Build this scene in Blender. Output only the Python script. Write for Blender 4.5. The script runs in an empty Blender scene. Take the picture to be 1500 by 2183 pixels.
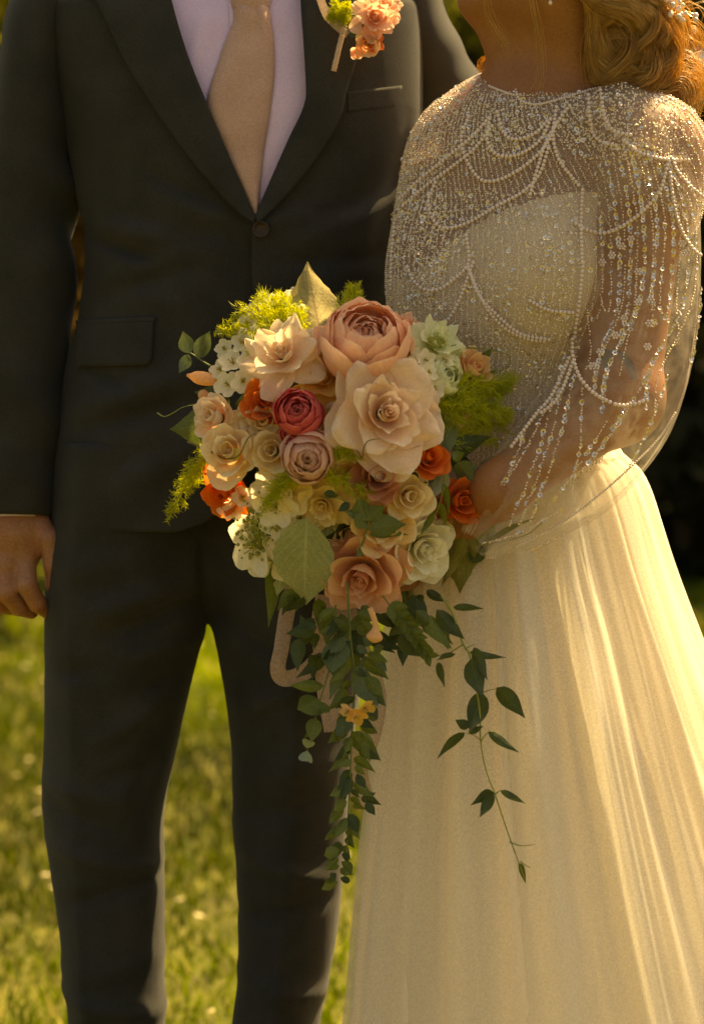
import bpy, bmesh, math, random
import numpy as np
from mathutils import Vector, Matrix, Quaternion, noise
from mathutils.bvhtree import BVHTree

sc = bpy.context.scene
COL = sc.collection
random.seed(7); RNG = np.random.default_rng(7)
PI = math.pi
R = math.radians

# ------------------------------------------------------------------ camera
FPX, CAMD, CAMH, YHOR = 5984.0, 3.2, 1.2, 600.0
cam = bpy.data.cameras.new('camera'); camo = bpy.data.objects.new('camera', cam); COL.objects.link(camo)
camo.location = (0, -CAMD, CAMH); camo.rotation_euler = (R(90), 0, 0)
cam.sensor_fit = 'VERTICAL'; cam.sensor_height = 36.0
cam.lens = FPX / 2183.0 * 36.0
cam.shift_y = -(1091.5 - YHOR) / 2183.0
cam.clip_start = 0.1; cam.clip_end = 3000
cam.dof.use_dof = True; cam.dof.focus_distance = 2.93; cam.dof.aperture_fstop = 4.8
sc.camera = camo

# ------------------------------------------------------------------ sky, sun, exposure
SUN_AZ, SUN_EL = 44.0, 58.0            # degrees right of straight behind the couple, above the horizon
sun_dir = Vector((math.cos(R(SUN_EL)) * math.sin(R(SUN_AZ)), math.cos(R(SUN_EL)) * math.cos(R(SUN_AZ)), math.sin(R(SUN_EL))))
world = bpy.data.worlds.new('World'); sc.world = world; world.use_nodes = True
wn = world.node_tree.nodes; wl = world.node_tree.links
sky = wn.new('ShaderNodeTexSky'); sky.sky_type = 'NISHITA'; sky.sun_disc = False
sky.sun_elevation = R(SUN_EL); sky.sun_rotation = R(SUN_AZ)
sky.air_density = 0.6; sky.dust_density = 4.0; sky.ozone_density = 0.3
bgn = wn['Background']; bgn.inputs['Strength'].default_value = 0.08
wl.new(sky.outputs[0], bgn.inputs[0])
sun = bpy.data.lights.new('sun', 'SUN'); sun.energy = 5.0; sun.angle = R(0.53); sun.color = (1.0, 0.84, 0.6)
suno = bpy.data.objects.new('sun', sun); COL.objects.link(suno)
suno.rotation_euler = sun_dir.to_track_quat('Z', 'Y').to_euler()
vs = sc.view_settings
vs.view_transform = 'Standard'; vs.look = 'None'; vs.exposure = 1.75; vs.gamma = 1.0; vs.use_curve_mapping = False
vs.use_white_balance = True; vs.white_balance_temperature = 11200; vs.white_balance_tint = 2
sc.render.film_transparent = False
sc.cycles.max_bounces = 10; sc.cycles.transparent_max_bounces = 24
sc.cycles.use_denoising = True

# ------------------------------------------------------------------ helpers
def W(px, py, Y=0.0):
    d = Y + CAMD
    return Vector(((px - 750.0) * d / FPX, Y, CAMH - (py - YHOR) * d / FPX))
def zpx(py, Y=0.0): return CAMH - (py - YHOR) * (Y + CAMD) / FPX
def xpx(px, Y=0.0): return (px - 750.0) * (Y + CAMD) / FPX
def clamp(x, a=0.0, b=1.0): return a if x < a else (b if x > b else x)
def sstep(a, b, x):
    t = clamp((x - a) / (b - a)); return t * t * (3 - 2 * t)
class Tab:
    """smooth table, cubic Hermite with limited slopes"""
    def __init__(s, *pts):
        pts = sorted(pts); s.x = np.array([p[0] for p in pts], float); s.y = np.array([p[1] for p in pts], float)
        h = np.diff(s.x); d = np.diff(s.y) / h
        m = np.zeros(len(s.x)); m[0] = d[0]; m[-1] = d[-1]
        for i in range(1, len(m) - 1):
            m[i] = 0 if d[i-1] * d[i] <= 0 else 2 * d[i-1] * d[i] / (d[i-1] + d[i])
        s.m = m
    def __call__(s, v):
        arr = np.asarray(v, float); v2 = np.clip(arr, s.x[0], s.x[-1])
        i = np.clip(np.searchsorted(s.x, v2) - 1, 0, len(s.x) - 2)
        h = s.x[i+1] - s.x[i]; t = (v2 - s.x[i]) / h
        r = ((2*t**3 - 3*t**2 + 1) * s.y[i] + (t**3 - 2*t**2 + t) * h * s.m[i] + (-2*t**3 + 3*t**2) * s.y[i+1] + (t**3 - t**2) * h * s.m[i+1])
        return float(r) if arr.ndim == 0 else r
def curve_pts(pts, n):
    """Catmull-Rom through points, n samples"""
    P = [Vector(p) for p in pts]; out = []
    m = len(P) - 1
    for k in range(n):
        u = k / (n - 1) * m; i = min(int(u), m - 1); t = u - i
        p0 = P[i-1] if i > 0 else P[0] * 2 - P[1]; p1 = P[i]; p2 = P[i+1]; p3 = P[i+2] if i + 2 <= m else P[m] * 2 - P[m-1]
        out.append(0.5 * ((2 * p1) + (p2 - p0) * t + (2*p0 - 5*p1 + 4*p2 - p3) * t*t + (3*p1 - p0 - 3*p2 + p3) * t**3))
    return out

def props(o, label=None, cat=None, group=None, kind=None):
    if label: o['label'] = label
    if cat: o['category'] = cat
    if group: o['group'] = group
    if kind: o['kind'] = kind
    return o
WORLDMAT = {}
def wm(o):
    return WORLDMAT.get(o.name, Matrix.Identity(4))
def put(o, parent=None):
    COL.objects.link(o)
    m = o.matrix_basis.copy()
    if parent is not None:
        o.parent = parent; o.matrix_parent_inverse = wm(parent).inverted()
    WORLDMAT[o.name] = m
    return o
def empty(name, loc):
    o = bpy.data.objects.new(name, None); o.location = loc; o.empty_display_size = 0.1
    return put(o)
def mk(name, V, Fc, mat, parent=None, smooth=True, uv=None, col=None, mods=None, origin=None):
    """one mesh object from world-space vertices; origin = where its pivot goes"""
    me = bpy.data.meshes.new(name)
    if origin is not None:
        og = Vector(origin)
        V = (np.asarray([tuple(v) for v in V], float) - np.array(og))
    if isinstance(V, np.ndarray) and isinstance(Fc, np.ndarray):
        V = np.ascontiguousarray(V, np.float32); k = Fc.shape[1]
        me.vertices.add(len(V)); me.vertices.foreach_set('co', V.ravel())
        me.loops.add(Fc.size); me.loops.foreach_set('vertex_index', np.ascontiguousarray(Fc, np.int32).ravel())
        me.polygons.add(len(Fc)); me.polygons.foreach_set('loop_start', np.arange(0, Fc.size, k, dtype=np.int32))
        me.update(calc_edges=True)
    else:
        me.from_pydata([tuple(v) for v in V], [], [tuple(f) for f in Fc]); me.update()
    if smooth: me.polygons.foreach_set('use_smooth', np.ones(len(me.polygons), bool))
    li = None
    if uv is not None or col is not None:
        li = np.zeros(len(me.loops), np.int32); me.loops.foreach_get('vertex_index', li)
    if uv is not None:
        l = me.uv_layers.new(name='UVMap'); l.data.foreach_set('uv', np.asarray(uv, np.float32)[li].ravel())
    if col is not None:
        a = me.color_attributes.new('Col', 'FLOAT_COLOR', 'POINT'); a.data.foreach_set('color', np.asarray(col, np.float32).ravel())
    me.validate()
    me.materials.append(mat)
    o = bpy.data.objects.new(name, me)
    if origin is not None: o.location = origin
    put(o, parent)
    for md in (mods or []):
        if md[0] == 'solid':
            m = o.modifiers.new('thick', 'SOLIDIFY'); m.thickness = md[1]; m.offset = md[2] if len(md) > 2 else 0
        if md[0] == 'sub':
            m = o.modifiers.new('sub', 'SUBSURF'); m.levels = md[1]; m.render_levels = md[1]
        if md[0] == 'bev':
            m = o.modifiers.new('bev', 'BEVEL'); m.width = md[1]; m.segments = 2
    return o
def grid_faces(nr, nc, closed=False, off=0):
    F = []
    for i in range(nr - 1):
        for j in range(nc if closed else nc - 1):
            j2 = (j + 1) % nc
            F.append((off + i*nc + j, off + i*nc + j2, off + (i+1)*nc + j2, off + (i+1)*nc + j))
    return F
def frames(P, up=Vector((0, 1, 0))):
    out = []
    for i in range(len(P)):
        T = (P[min(i+1, len(P)-1)] - P[max(i-1, 0)]).normalized()
        B = up - T * up.dot(T)
        B = B.normalized() if B.length > 1e-5 else Vector((1, 0, 0))
        N = T.cross(B).normalized(); out.append((T, N, B))
    return out
def tube(P, rad, ns=6, caps=True):
    """verts, faces of a tube along P; rad number, list or function of t"""
    V, F = [], []
    n = len(P); fr = frames(P, Vector((0.31, 0.9, 0.2)).normalized())
    for i in range(n):
        r = rad(i / (n - 1)) if callable(rad) else (rad[i] if isinstance(rad, (list, tuple)) else rad)
        T, N, B = fr[i]
        for k in range(ns):
            a = 2 * PI * k / ns; V.append(P[i] + N * (r * math.cos(a)) + B * (r * math.sin(a)))
    F = grid_faces(n, ns, True)
    if caps:
        F.append(tuple(range(ns))[::-1]); F.append(tuple((n-1)*ns + k for k in range(ns)))
    return V, F
class MB:
    def __init__(s): s.V, s.F, s.UV = [], [], []
    def add(s, V, F, UV=None):
        o = len(s.V); s.V += [Vector(v) for v in V]; s.F += [tuple(i + o for i in f) for f in F]
        s.UV += list(UV) if UV is not None else [(0.5, 0.5)] * len(V)
    def build(s, name, mat, parent=None, **k): return mk(name, s.V, s.F, mat, parent, uv=s.UV, **k)
def loft(path, rx, ry, n=40, disp=None, up=Vector((0, 1, 0))):
    """elliptical tube; rx across the picture, ry in depth; disp(theta, s, p) radial displacement"""
    m = len(path); fr = frames(path, up); V = []
    for i in range(m):
        T, N, B = fr[i]; s = i / (m - 1)
        for k in range(n):
            a = 2 * PI * k / n
            d = N * math.cos(a) * rx[i] + B * math.sin(a) * ry[i]
            p = path[i] + d
            if disp: p = p + d.normalized() * disp(a, s, p)
            V.append(p)
    return V, grid_faces(m, n, True)
def fbm(p, sc_=1.0, oct_=3):
    v, a, f = 0.0, 1.0, sc_
    for _ in range(oct_):
        v += a * noise.noise(p * f); a *= 0.5; f *= 2.03
    return v

# ------------------------------------------------------------------ implicit bodies
def sd_cap(P, a, b, ra, rb):
    a = np.array(a); ab = np.array(b) - a; t = np.clip(((P - a) @ ab) / (ab @ ab), 0, 1)
    return np.linalg.norm(P - a - t[..., None] * ab, axis=-1) - (ra + (rb - ra) * t)
def sd_ell(P, c, r, M=None):
    q = P - np.array(c)
    if M is not None: q = q @ np.array(M)      # columns of M are the local axes
    r = np.array(r); k0 = np.linalg.norm(q / r, axis=-1); k1 = np.linalg.norm(q / (r * r), axis=-1) + 1e-9
    return k0 * (k0 - 1) / k1
def surface_nets(f, org, h):
    s = f < 0
    nx, ny, nz = f.shape
    def cor(A, o): return A[o[0]:nx-1+o[0], o[1]:ny-1+o[1], o[2]:nz-1+o[2]]
    offs = [(i, j, k) for i in (0, 1) for j in (0, 1) for k in (0, 1)]
    cnt = sum(cor(s, o).astype(np.int8) for o in offs); mask = (cnt > 0) & (cnt < 8)
    idx = -np.ones(mask.shape, np.int64); cells = np.argwhere(mask); idx[mask] = np.arange(len(cells))
    vals = {o: cor(f, o)[mask] for o in offs}
    acc = np.zeros((len(cells), 3)); n = np.zeros(len(cells))
    for o in offs:
        for ax in range(3):
            if o[ax]: continue
            q = list(o); q[ax] = 1; q = tuple(q); a, b = vals[o], vals[q]; c = (a < 0) != (b < 0)
            t = np.where(c, a / np.where(c, a - b, 1), 0); p = np.array(o, float)[None].repeat(len(cells), 0); p[:, ax] += t
            acc[c] += p[c]; n[c] += 1
    V = org + h * (cells + acc / n[:, None])
    faces = []
    for ax in range(3):
        u, v = [(1, 2), (2, 0), (0, 1)][ax]
        A = [slice(1, -1)] * 3; A[ax] = slice(0, -1); B = [slice(1, -1)] * 3; B[ax] = slice(1, None)
        s0, s1 = s[tuple(A)], s[tuple(B)]
        for flip in (False, True):
            m = (s0 & ~s1) if not flip else (~s0 & s1)
            e = np.argwhere(m)
            if not len(e): continue
            e[:, u] += 1; e[:, v] += 1
            du = np.zeros(3, int); du[u] = 1; dv = np.zeros(3, int); dv[v] = 1
            def I(c): return idx[c[:, 0], c[:, 1], c[:, 2]]
            q = [I(e - du - dv), I(e - dv), I(e), I(e - du)]
            if flip: q = q[::-1]
            faces.append(np.stack(q, 1))
    return V, np.concatenate(faces)
def sdf_grid(prims, lo, hi, h):
    if isinstance(lo, list): ax = lo; n = np.array([len(a) for a in ax])          # axes given: uneven spacing
    else:
        lo = np.array(lo); hi = np.array(hi); n = np.ceil((hi - lo) / h).astype(int) + 1
        ax = [lo[i] + h * np.arange(n[i]) for i in range(3)]
    f = np.full(tuple(n), 0.2)
    for pr in prims:
        k = pr['k']
        if pr['t'] == 'cap':
            a, b = np.array(pr['a']), np.array(pr['b']); r = max(pr['ra'], pr['rb'])
            l, u = np.minimum(a, b) - r, np.maximum(a, b) + r
        else:
            c = np.array(pr['c']); r = max(pr['r']); l, u = c - r, c + r
        pad = 0.03 + k
        i0 = np.array([max(0, np.searchsorted(ax[i], l[i] - pad) - 1) for i in range(3)]); i1 = np.array([min(n[i], np.searchsorted(ax[i], u[i] + pad) + 1) for i in range(3)])
        if (i1 <= i0).any(): continue
        sl = tuple(slice(i0[i], i1[i]) for i in range(3))
        P = np.stack(np.meshgrid(ax[0][sl[0]], ax[1][sl[1]], ax[2][sl[2]], indexing='ij'), -1)
        d = sd_cap(P, pr['a'], pr['b'], pr['ra'], pr['rb']) if pr['t'] == 'cap' else sd_ell(P, pr['c'], pr['r'], pr.get('M'))
        cur = f[sl]
        if pr.get('cut'):
            d = -d; hh = np.maximum(k - np.abs(cur - d), 0) / k; f[sl] = np.maximum(cur, d) + hh * hh * k * 0.25
        else:
            hh = np.maximum(k - np.abs(cur - d), 0) / k; f[sl] = np.minimum(cur, d) - hh * hh * k * 0.25
    return f, lo
def cap(a, b, ra, rb=None, k=0.02, cut=False): return dict(t='cap', a=tuple(a), b=tuple(b), ra=ra, rb=ra if rb is None else rb, k=k, cut=cut)
def ell(c, r, M=None, k=0.02, cut=False): return dict(t='ell', c=tuple(c), r=tuple(r), M=M, k=k, cut=cut)
# ------------------------------------------------------------------ materials
def pmat(name, c1, c2=None, scale=30, rough=0.6, spec=0.3, bump=0.0, bscale=300, sheen=0.0, trans=0.0, grain=0.0, gscale=700,
         uvramp=None, alpha=1.0, sss=0.0, metal=0.0, veins=None, stretch=None, useattr=False, coat=0.0, tcol=None, mesh_holes=None):
    m = bpy.data.materials.new(name); m.use_nodes = True
    N, L = m.node_tree.nodes, m.node_tree.links; b = N['Principled BSDF']; out = N['Material Output']
    tc = N.new('ShaderNodeTexCoord'); vec = tc.outputs['Object']
    if stretch:
        mp = N.new('ShaderNodeMapping'); mp.inputs['Scale'].default_value = stretch; L.new(vec, mp.inputs[0]); vec = mp.outputs[0]
    def nz(s, det=3):
        n = N.new('ShaderNodeTexNoise'); n.inputs['Scale'].default_value = s; n.inputs['Detail'].default_value = det; L.new(vec, n.inputs['Vector']); return n
    def rgb(c):
        r = N.new('ShaderNodeRGB'); r.outputs[0].default_value = (*c, 1); return r.outputs[0]
    def mix(f, a, b_, t='MIX'):
        x = N.new('ShaderNodeMixRGB'); x.blend_type = t
        for i, v in ((0, f), (1, a), (2, b_)):
            if isinstance(v, (int, float)): x.inputs[i].default_value = v if i == 0 else (v, v, v, 1)
            else: L.new(v, x.inputs[i])
        return x.outputs[0]
    def mrange(v, a, b_, c, d):
        r = N.new('ShaderNodeMapRange'); L.new(v, r.inputs[0])
        for i, q in enumerate((a, b_, c, d)): r.inputs[1 + i].default_value = q
        return r.outputs[0]
    col = rgb(c1)
    sepuv = None
    if uvramp or veins:
        sepuv = N.new('ShaderNodeSeparateXYZ'); L.new(tc.outputs['UV'], sepuv.inputs[0])
    if uvramp:      # colour from the base of a petal to its lip
        rp = N.new('ShaderNodeValToRGB'); L.new(sepuv.outputs[1], rp.inputs[0]); e = rp.color_ramp.elements
        for i, (p, c) in enumerate(uvramp):
            x = e[i] if i < 2 else e.new(p)
            x.position = p; x.color = (*c, 1)
        col = rp.outputs[0]
    if c2 is not None:
        col = mix(mrange(nz(scale).outputs[0], 0.35, 0.65, 0, 1), col, rgb(c2)) if not uvramp else mix(mrange(nz(scale).outputs[0], 0.4, 0.75, 0, 0.6), col, rgb(c2))
    if useattr:
        at = N.new('ShaderNodeAttribute'); at.attribute_name = 'Col'; col = mix(1.0, col, at.outputs[0], 'MULTIPLY')
    if veins:
        # side veins: stripes running up and out from the midrib
        ma = N.new('ShaderNodeMath'); ma.operation = 'SUBTRACT'; L.new(sepuv.outputs[0], ma.inputs[0]); ma.inputs[1].default_value = 0.5
        ab = N.new('ShaderNodeMath'); ab.operation = 'ABSOLUTE'; L.new(ma.outputs[0], ab.inputs[0])
        m1 = N.new('ShaderNodeMath'); m1.operation = 'MULTIPLY_ADD'; L.new(ab.outputs[0], m1.inputs[0]); m1.inputs[1].default_value = -0.9; L.new(sepuv.outputs[1], m1.inputs[2])
        m2 = N.new('ShaderNodeMath'); m2.operation = 'MULTIPLY'; L.new(m1.outputs[0], m2.inputs[0]); m2.inputs[1].default_value = 45
        si = N.new('ShaderNodeMath'); si.operation = 'SINE'; L.new(m2.outputs[0], si.inputs[0])
        sv = mrange(si.outputs[0], 0.86, 1.0, 0, 0.7); mid = mrange(ab.outputs[0], 0.0, 0.04, 1, 0)
        mx = N.new('ShaderNodeMath'); mx.operation = 'MAXIMUM'; L.new(sv, mx.inputs[0]); L.new(mid, mx.inputs[1])
        col = mix(mx.outputs[0], col, rgb(veins))
    if grain:
        col = mix(1.0, col, mrange(nz(gscale, 1).outputs[0], 0.3, 0.7, 1 - grain, 1 + grain), 'MULTIPLY')
    L.new(col, b.inputs['Base Color'])
    b.inputs['Roughness'].default_value = rough; b.inputs['Specular IOR Level'].default_value = spec
    b.inputs['Sheen Weight'].default_value = sheen; b.inputs['Metallic'].default_value = metal; b.inputs['Coat Weight'].default_value = coat
    if sss:
        b.inputs['Subsurface Weight'].default_value = sss; b.inputs['Subsurface Radius'].default_value = (0.012, 0.005, 0.003); b.inputs['Subsurface Scale'].default_value = 1.0
    if bump:
        bp = N.new('ShaderNodeBump'); bp.inputs['Strength'].default_value = bump; bp.inputs['Distance'].default_value = 0.002
        L.new(nz(bscale, 4).outputs[0], bp.inputs['Height']); L.new(bp.outputs[0], b.inputs['Normal'])
    sh = b.outputs[0]
    if trans:
        tr = N.new('ShaderNodeBsdfTranslucent'); 
        if tcol: tr.inputs[0].default_value = (*tcol, 1)
        else: L.new(col, tr.inputs[0])
        mxs = N.new('ShaderNodeMixShader'); mxs.inputs[0].default_value = trans; L.new(sh, mxs.inputs[1]); L.new(tr.outputs[0], mxs.inputs[2]); sh = mxs.outputs[0]
    if alpha < 1.0:
        tp = N.new('ShaderNodeBsdfTransparent'); mxs = N.new('ShaderNodeMixShader')
        if mesh_holes:
            n = nz(mesh_holes[0], 2); L.new(mrange(n.outputs[0], 0.35, 0.65, alpha - mesh_holes[1], alpha + mesh_holes[1]), mxs.inputs[0])
        else: mxs.inputs[0].default_value = alpha
        L.new(tp.outputs[0], mxs.inputs[1]); L.new(sh, mxs.inputs[2]); sh = mxs.outputs[0]
    L.new(sh, out.inputs['Surface'])
    return m
M = {}
M['suit'] = pmat('suit_wool', (0.038, 0.036, 0.032), (0.028, 0.027, 0.024), scale=18, rough=0.85, spec=0.12, sheen=0.06, grain=0.24, gscale=900, bump=0.25, bscale=900)
M['suit_thread'] = pmat('suit_stitching', (0.02, 0.02, 0.02), rough=0.9, spec=0.1)
M['button'] = pmat('horn_button', (0.028, 0.016, 0.010), (0.05, 0.028, 0.018), scale=160, rough=0.45, spec=0.3)
M['shirt'] = pmat('lilac_cotton', (0.70, 0.53, 0.76), (0.67, 0.50, 0.72), scale=20, rough=0.8, spec=0.2, grain=0.10, gscale=700, bump=0.1, bscale=900)
M['tie'] = pmat('tan_satin', (0.53, 0.325, 0.26), (0.49, 0.295, 0.235), scale=25, rough=0.6, spec=0.25, sheen=0.2, grain=0.14, gscale=650, bump=0.15, bscale=700)
M['skin'] = pmat('skin', (0.36, 0.165, 0.085), (0.33, 0.13, 0.065), scale=35, rough=0.5, spec=0.35, sss=0.12, bump=0.45, bscale=260, grain=0.16, gscale=420)
M['skin_bride'] = pmat('skin_tanned', (0.33, 0.14, 0.058), (0.29, 0.118, 0.046), scale=25, rough=0.5, spec=0.3, sss=0.12, bump=0.2, bscale=400, grain=0.14, gscale=480)
M['nail'] = pmat('nail', (0.52, 0.30, 0.22), rough=0.3, spec=0.5)
M['tattoo'] = pmat('tattoo_ink', (0.10, 0.08, 0.07), (0.2, 0.14, 0.1), scale=120, rough=0.6)
M['leather'] = pmat('brown_leather', (0.09, 0.045, 0.02), (0.06, 0.03, 0.015), scale=20, rough=0.35, spec=0.5)
M['sole'] = pmat('shoe_sole', (0.03, 0.025, 0.02), rough=0.8)
M['hair_m'] = pmat('brown_hair', (0.05, 0.03, 0.015), (0.08, 0.045, 0.02), scale=60, rough=0.45, spec=0.4)
M['hair'] = pmat('honey_hair', (0.80, 0.54, 0.21), (0.55, 0.33, 0.11), scale=55, rough=0.38, spec=0.5, trans=0.42, tcol=(0.90, 0.56, 0.16), useattr=True)
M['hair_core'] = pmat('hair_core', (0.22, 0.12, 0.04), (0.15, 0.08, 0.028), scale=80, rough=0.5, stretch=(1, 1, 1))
M['lining'] = pmat('cream_lining', (0.82, 0.72, 0.54), (0.78, 0.68, 0.5), scale=14, rough=0.7, spec=0.2, grain=0.08, gscale=600)
M['skirt_in'] = pmat('cream_satin', (0.89, 0.82, 0.70), (0.87, 0.80, 0.67), scale=8, rough=0.75, spec=0.15, trans=0.38, tcol=(0.9, 0.82, 0.66), grain=0.08, gscale=520)
M['chiffon'] = pmat('chiffon', (0.90, 0.84, 0.74), (0.88, 0.82, 0.71), scale=10, rough=0.85, spec=0.1, trans=0.5, tcol=(0.92, 0.84, 0.68), alpha=0.42, grain=0.08, gscale=520, mesh_holes=(500, 0.05))
M['tulle'] = pmat('beaded_tulle', (0.86, 0.76, 0.62), (0.84, 0.72, 0.58), scale=20, rough=0.7, spec=0.3, sheen=0.3, trans=0.4, alpha=0.16, mesh_holes=(60, 0.07))
M['tulle_body'] = pmat('beaded_tulle_yoke', (0.74, 0.60, 0.52), (0.70, 0.55, 0.46), scale=20, rough=0.7, spec=0.3, sheen=0.3, trans=0.3, alpha=0.40, mesh_holes=(900, 0.2))
M['pearl'] = pmat('pearl', (0.78, 0.64, 0.60), (0.74, 0.60, 0.52), scale=300, rough=0.25, spec=0.6, coat=0.4, sss=0.0)
M['seed'] = pmat('seed_bead', (0.86, 0.76, 0.62), (0.76, 0.60, 0.46), scale=200, rough=0.25, spec=0.7, metal=0.2)
M['sequin'] = pmat('sequin', (0.80, 0.66, 0.46), (0.66, 0.62, 0.62), scale=60, rough=0.2, spec=0.8, metal=0.7)
M['gold'] = pmat('gold_wire', (0.75, 0.5, 0.2), rough=0.3, metal=0.9)
M['ribbon'] = pmat('blush_ribbon', (0.66, 0.48, 0.36), (0.60, 0.43, 0.32), scale=12, rough=0.6, trans=0.4, grain=0.10, alpha=0.6, mesh_holes=(400, .1))
M['stem_wrap'] = pmat('stem_wrap', (0.62, 0.44, 0.32), (0.55, 0.38, 0.27), scale=90, rough=0.7, grain=0.1)
M['stem'] = pmat('green_stem', (0.14, 0.17, 0.05), (0.10, 0.13, 0.04), scale=60, rough=0.6)
M['vine_stem'] = pmat('vine_stem', (0.25, 0.24, 0.06), (0.18, 0.2, 0.05), scale=60, rough=0.6)
M['tendril'] = pmat('brown_tendril', (0.13, 0.08, 0.035), (0.18, 0.13, 0.05), scale=60, rough=0.7)
def petal_mat(name, base, mid, tip, rough=0.6, trans=0.46):
    return pmat(name, mid, c2=tuple(min(.92, v * 1.06 + .02) for v in mid), scale=60, uvramp=[(0.0, base), (1.0, tip), (0.42, mid), (0.93, mid)], rough=rough, spec=0.15, trans=trans, grain=0.06, gscale=420, bump=0.10, bscale=300, sheen=0.1)
PM = {
 'pink':  petal_mat('petal_pink', (0.90, 0.36, 0.14), (0.94, 0.57, 0.38), (0.95, 0.70, 0.53)),
 'blush': petal_mat('petal_blush', (0.90, 0.48, 0.24), (0.94, 0.71, 0.52), (0.95, 0.80, 0.64)),
 'cream_pink': petal_mat('petal_cream_pink', (0.88, 0.52, 0.26), (0.91, 0.71, 0.50), (0.92, 0.78, 0.60)),
 'amber': petal_mat('petal_amber', (0.80, 0.36, 0.05), (0.88, 0.52, 0.14), (0.90, 0.60, 0.22)),
 'rust':  petal_mat('petal_rust', (0.52, 0.08, 0.015), (0.76, 0.17, 0.035), (0.84, 0.24, 0.06)),
 'magenta': petal_mat('petal_magenta', (0.52, 0.05, 0.06), (0.74, 0.13, 0.12), (0.84, 0.30, 0.24)),
 'mauve': petal_mat('petal_mauve', (0.70, 0.36, 0.26), (0.84, 0.54, 0.43), (0.88, 0.64, 0.53)),
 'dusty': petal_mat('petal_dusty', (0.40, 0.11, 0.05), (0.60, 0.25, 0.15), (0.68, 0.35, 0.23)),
 'tan':   petal_mat('petal_tan', (0.68, 0.28, 0.13), (0.84, 0.47, 0.28), (0.88, 0.55, 0.36)),
 'cream': petal_mat('petal_cream', (0.86, 0.56, 0.22), (0.91, 0.73, 0.44), (0.92, 0.80, 0.55)),
 'peach': petal_mat('petal_peach', (0.84, 0.34, 0.10), (0.90, 0.56, 0.28), (0.92, 0.70, 0.42)),
 'cream_peach': petal_mat('petal_cream_peach', (0.88, 0.42, 0.15), (0.91, 0.66, 0.36), (0.92, 0.82, 0.56)),
 'white': petal_mat('petal_white', (0.74, 0.70, 0.38), (0.89, 0.83, 0.64), (0.92, 0.88, 0.74)),
 'white_green': petal_mat('petal_white_green', (0.42, 0.52, 0.09), (0.82, 0.82, 0.52), (0.91, 0.88, 0.68)),
 'hydrangea': petal_mat('petal_ivory', (0.80, 0.70, 0.26), (0.90, 0.81, 0.60), (0.92, 0.86, 0.69)),
 'butter': petal_mat('petal_butter', (0.80, 0.54, 0.14), (0.89, 0.70, 0.32), (0.91, 0.78, 0.45)),
}
def leaf_mat(name, c1, c2, vein, trans=0.22, rough=0.55):
    return pmat(name, c1, c2, scale=45, rough=rough, spec=0.35, trans=trans, veins=vein, grain=0.12, gscale=420, bump=0.3, bscale=300)
LM = {
 'euc': leaf_mat('leaf_eucalyptus', (0.095, 0.125, 0.05), (0.12, 0.15, 0.06), (0.15, 0.18, 0.075)),
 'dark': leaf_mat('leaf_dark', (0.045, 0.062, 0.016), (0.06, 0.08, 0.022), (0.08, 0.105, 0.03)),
 'mid': leaf_mat('leaf_mid', (0.10, 0.125, 0.022), (0.13, 0.155, 0.028), (0.17, 0.19, 0.045)),
 'sage': leaf_mat('leaf_sage', (0.36, 0.38, 0.20), (0.30, 0.33, 0.17), (0.44, 0.46, 0.27), rough=0.85),
 'olive': leaf_mat('leaf_olive', (0.24, 0.22, 0.06), (0.19, 0.18, 0.05), (0.30, 0.28, 0.09), rough=0.8),
 'gold': leaf_mat('leaf_dusty_gold', (0.46, 0.38, 0.16), (0.38, 0.31, 0.12), (0.28, 0.19, 0.07), trans=0.35, rough=0.8),
 'pale': leaf_mat('leaf_pale', (0.30, 0.34, 0.22), (0.26, 0.30, 0.19), (0.36, 0.40, 0.27), rough=0.8),
}
M['fern'] = pmat('fern_green', (0.44, 0.46, 0.04), (0.32, 0.38, 0.04), scale=30, rough=0.5, spec=0.5, trans=0.45, tcol=(0.62, 0.60, 0.04))
M['berry'] = pmat('green_berry', (0.36, 0.36, 0.09), (0.28, 0.30, 0.06), scale=200, rough=0.6, trans=0.1)
M['stamen'] = pmat('stamen', (0.36, 0.32, 0.05), (0.45, 0.3, 0.06), scale=200, rough=0.6)
M['lawn'] = pmat('lawn_soil', (0.10, 0.095, 0.018), (0.06, 0.055, 0.015), scale=6, rough=0.95, spec=0.1, bump=0.5, bscale=60)
M['grass'] = pmat('grass_blade', (1, 1, 1), rough=0.6, spec=0.12, trans=0.4, useattr=True)
M['bark'] = pmat('bark', (0.10, 0.065, 0.035), (0.06, 0.04, 0.02), scale=12, rough=0.95, bump=0.6, bscale=40)
def bush_mat(name, c1, c2): return pmat(name, c1, c2, scale=3, rough=0.6, spec=0.3, trans=0.5, useattr=True)
BM = {'olive': bush_mat('bush_olive', (0.20, 0.19, 0.015), (0.13, 0.13, 0.012)),
      'dark': bush_mat('bush_dark', (0.028, 0.026, 0.008), (0.04, 0.036, 0.012)),
      'brown': bush_mat('bush_russet', (0.20, 0.11, 0.025), (0.14, 0.085, 0.02)),
      'green': bush_mat('bush_green', (0.08, 0.085, 0.012), (0.05, 0.055, 0.01))}
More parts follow.
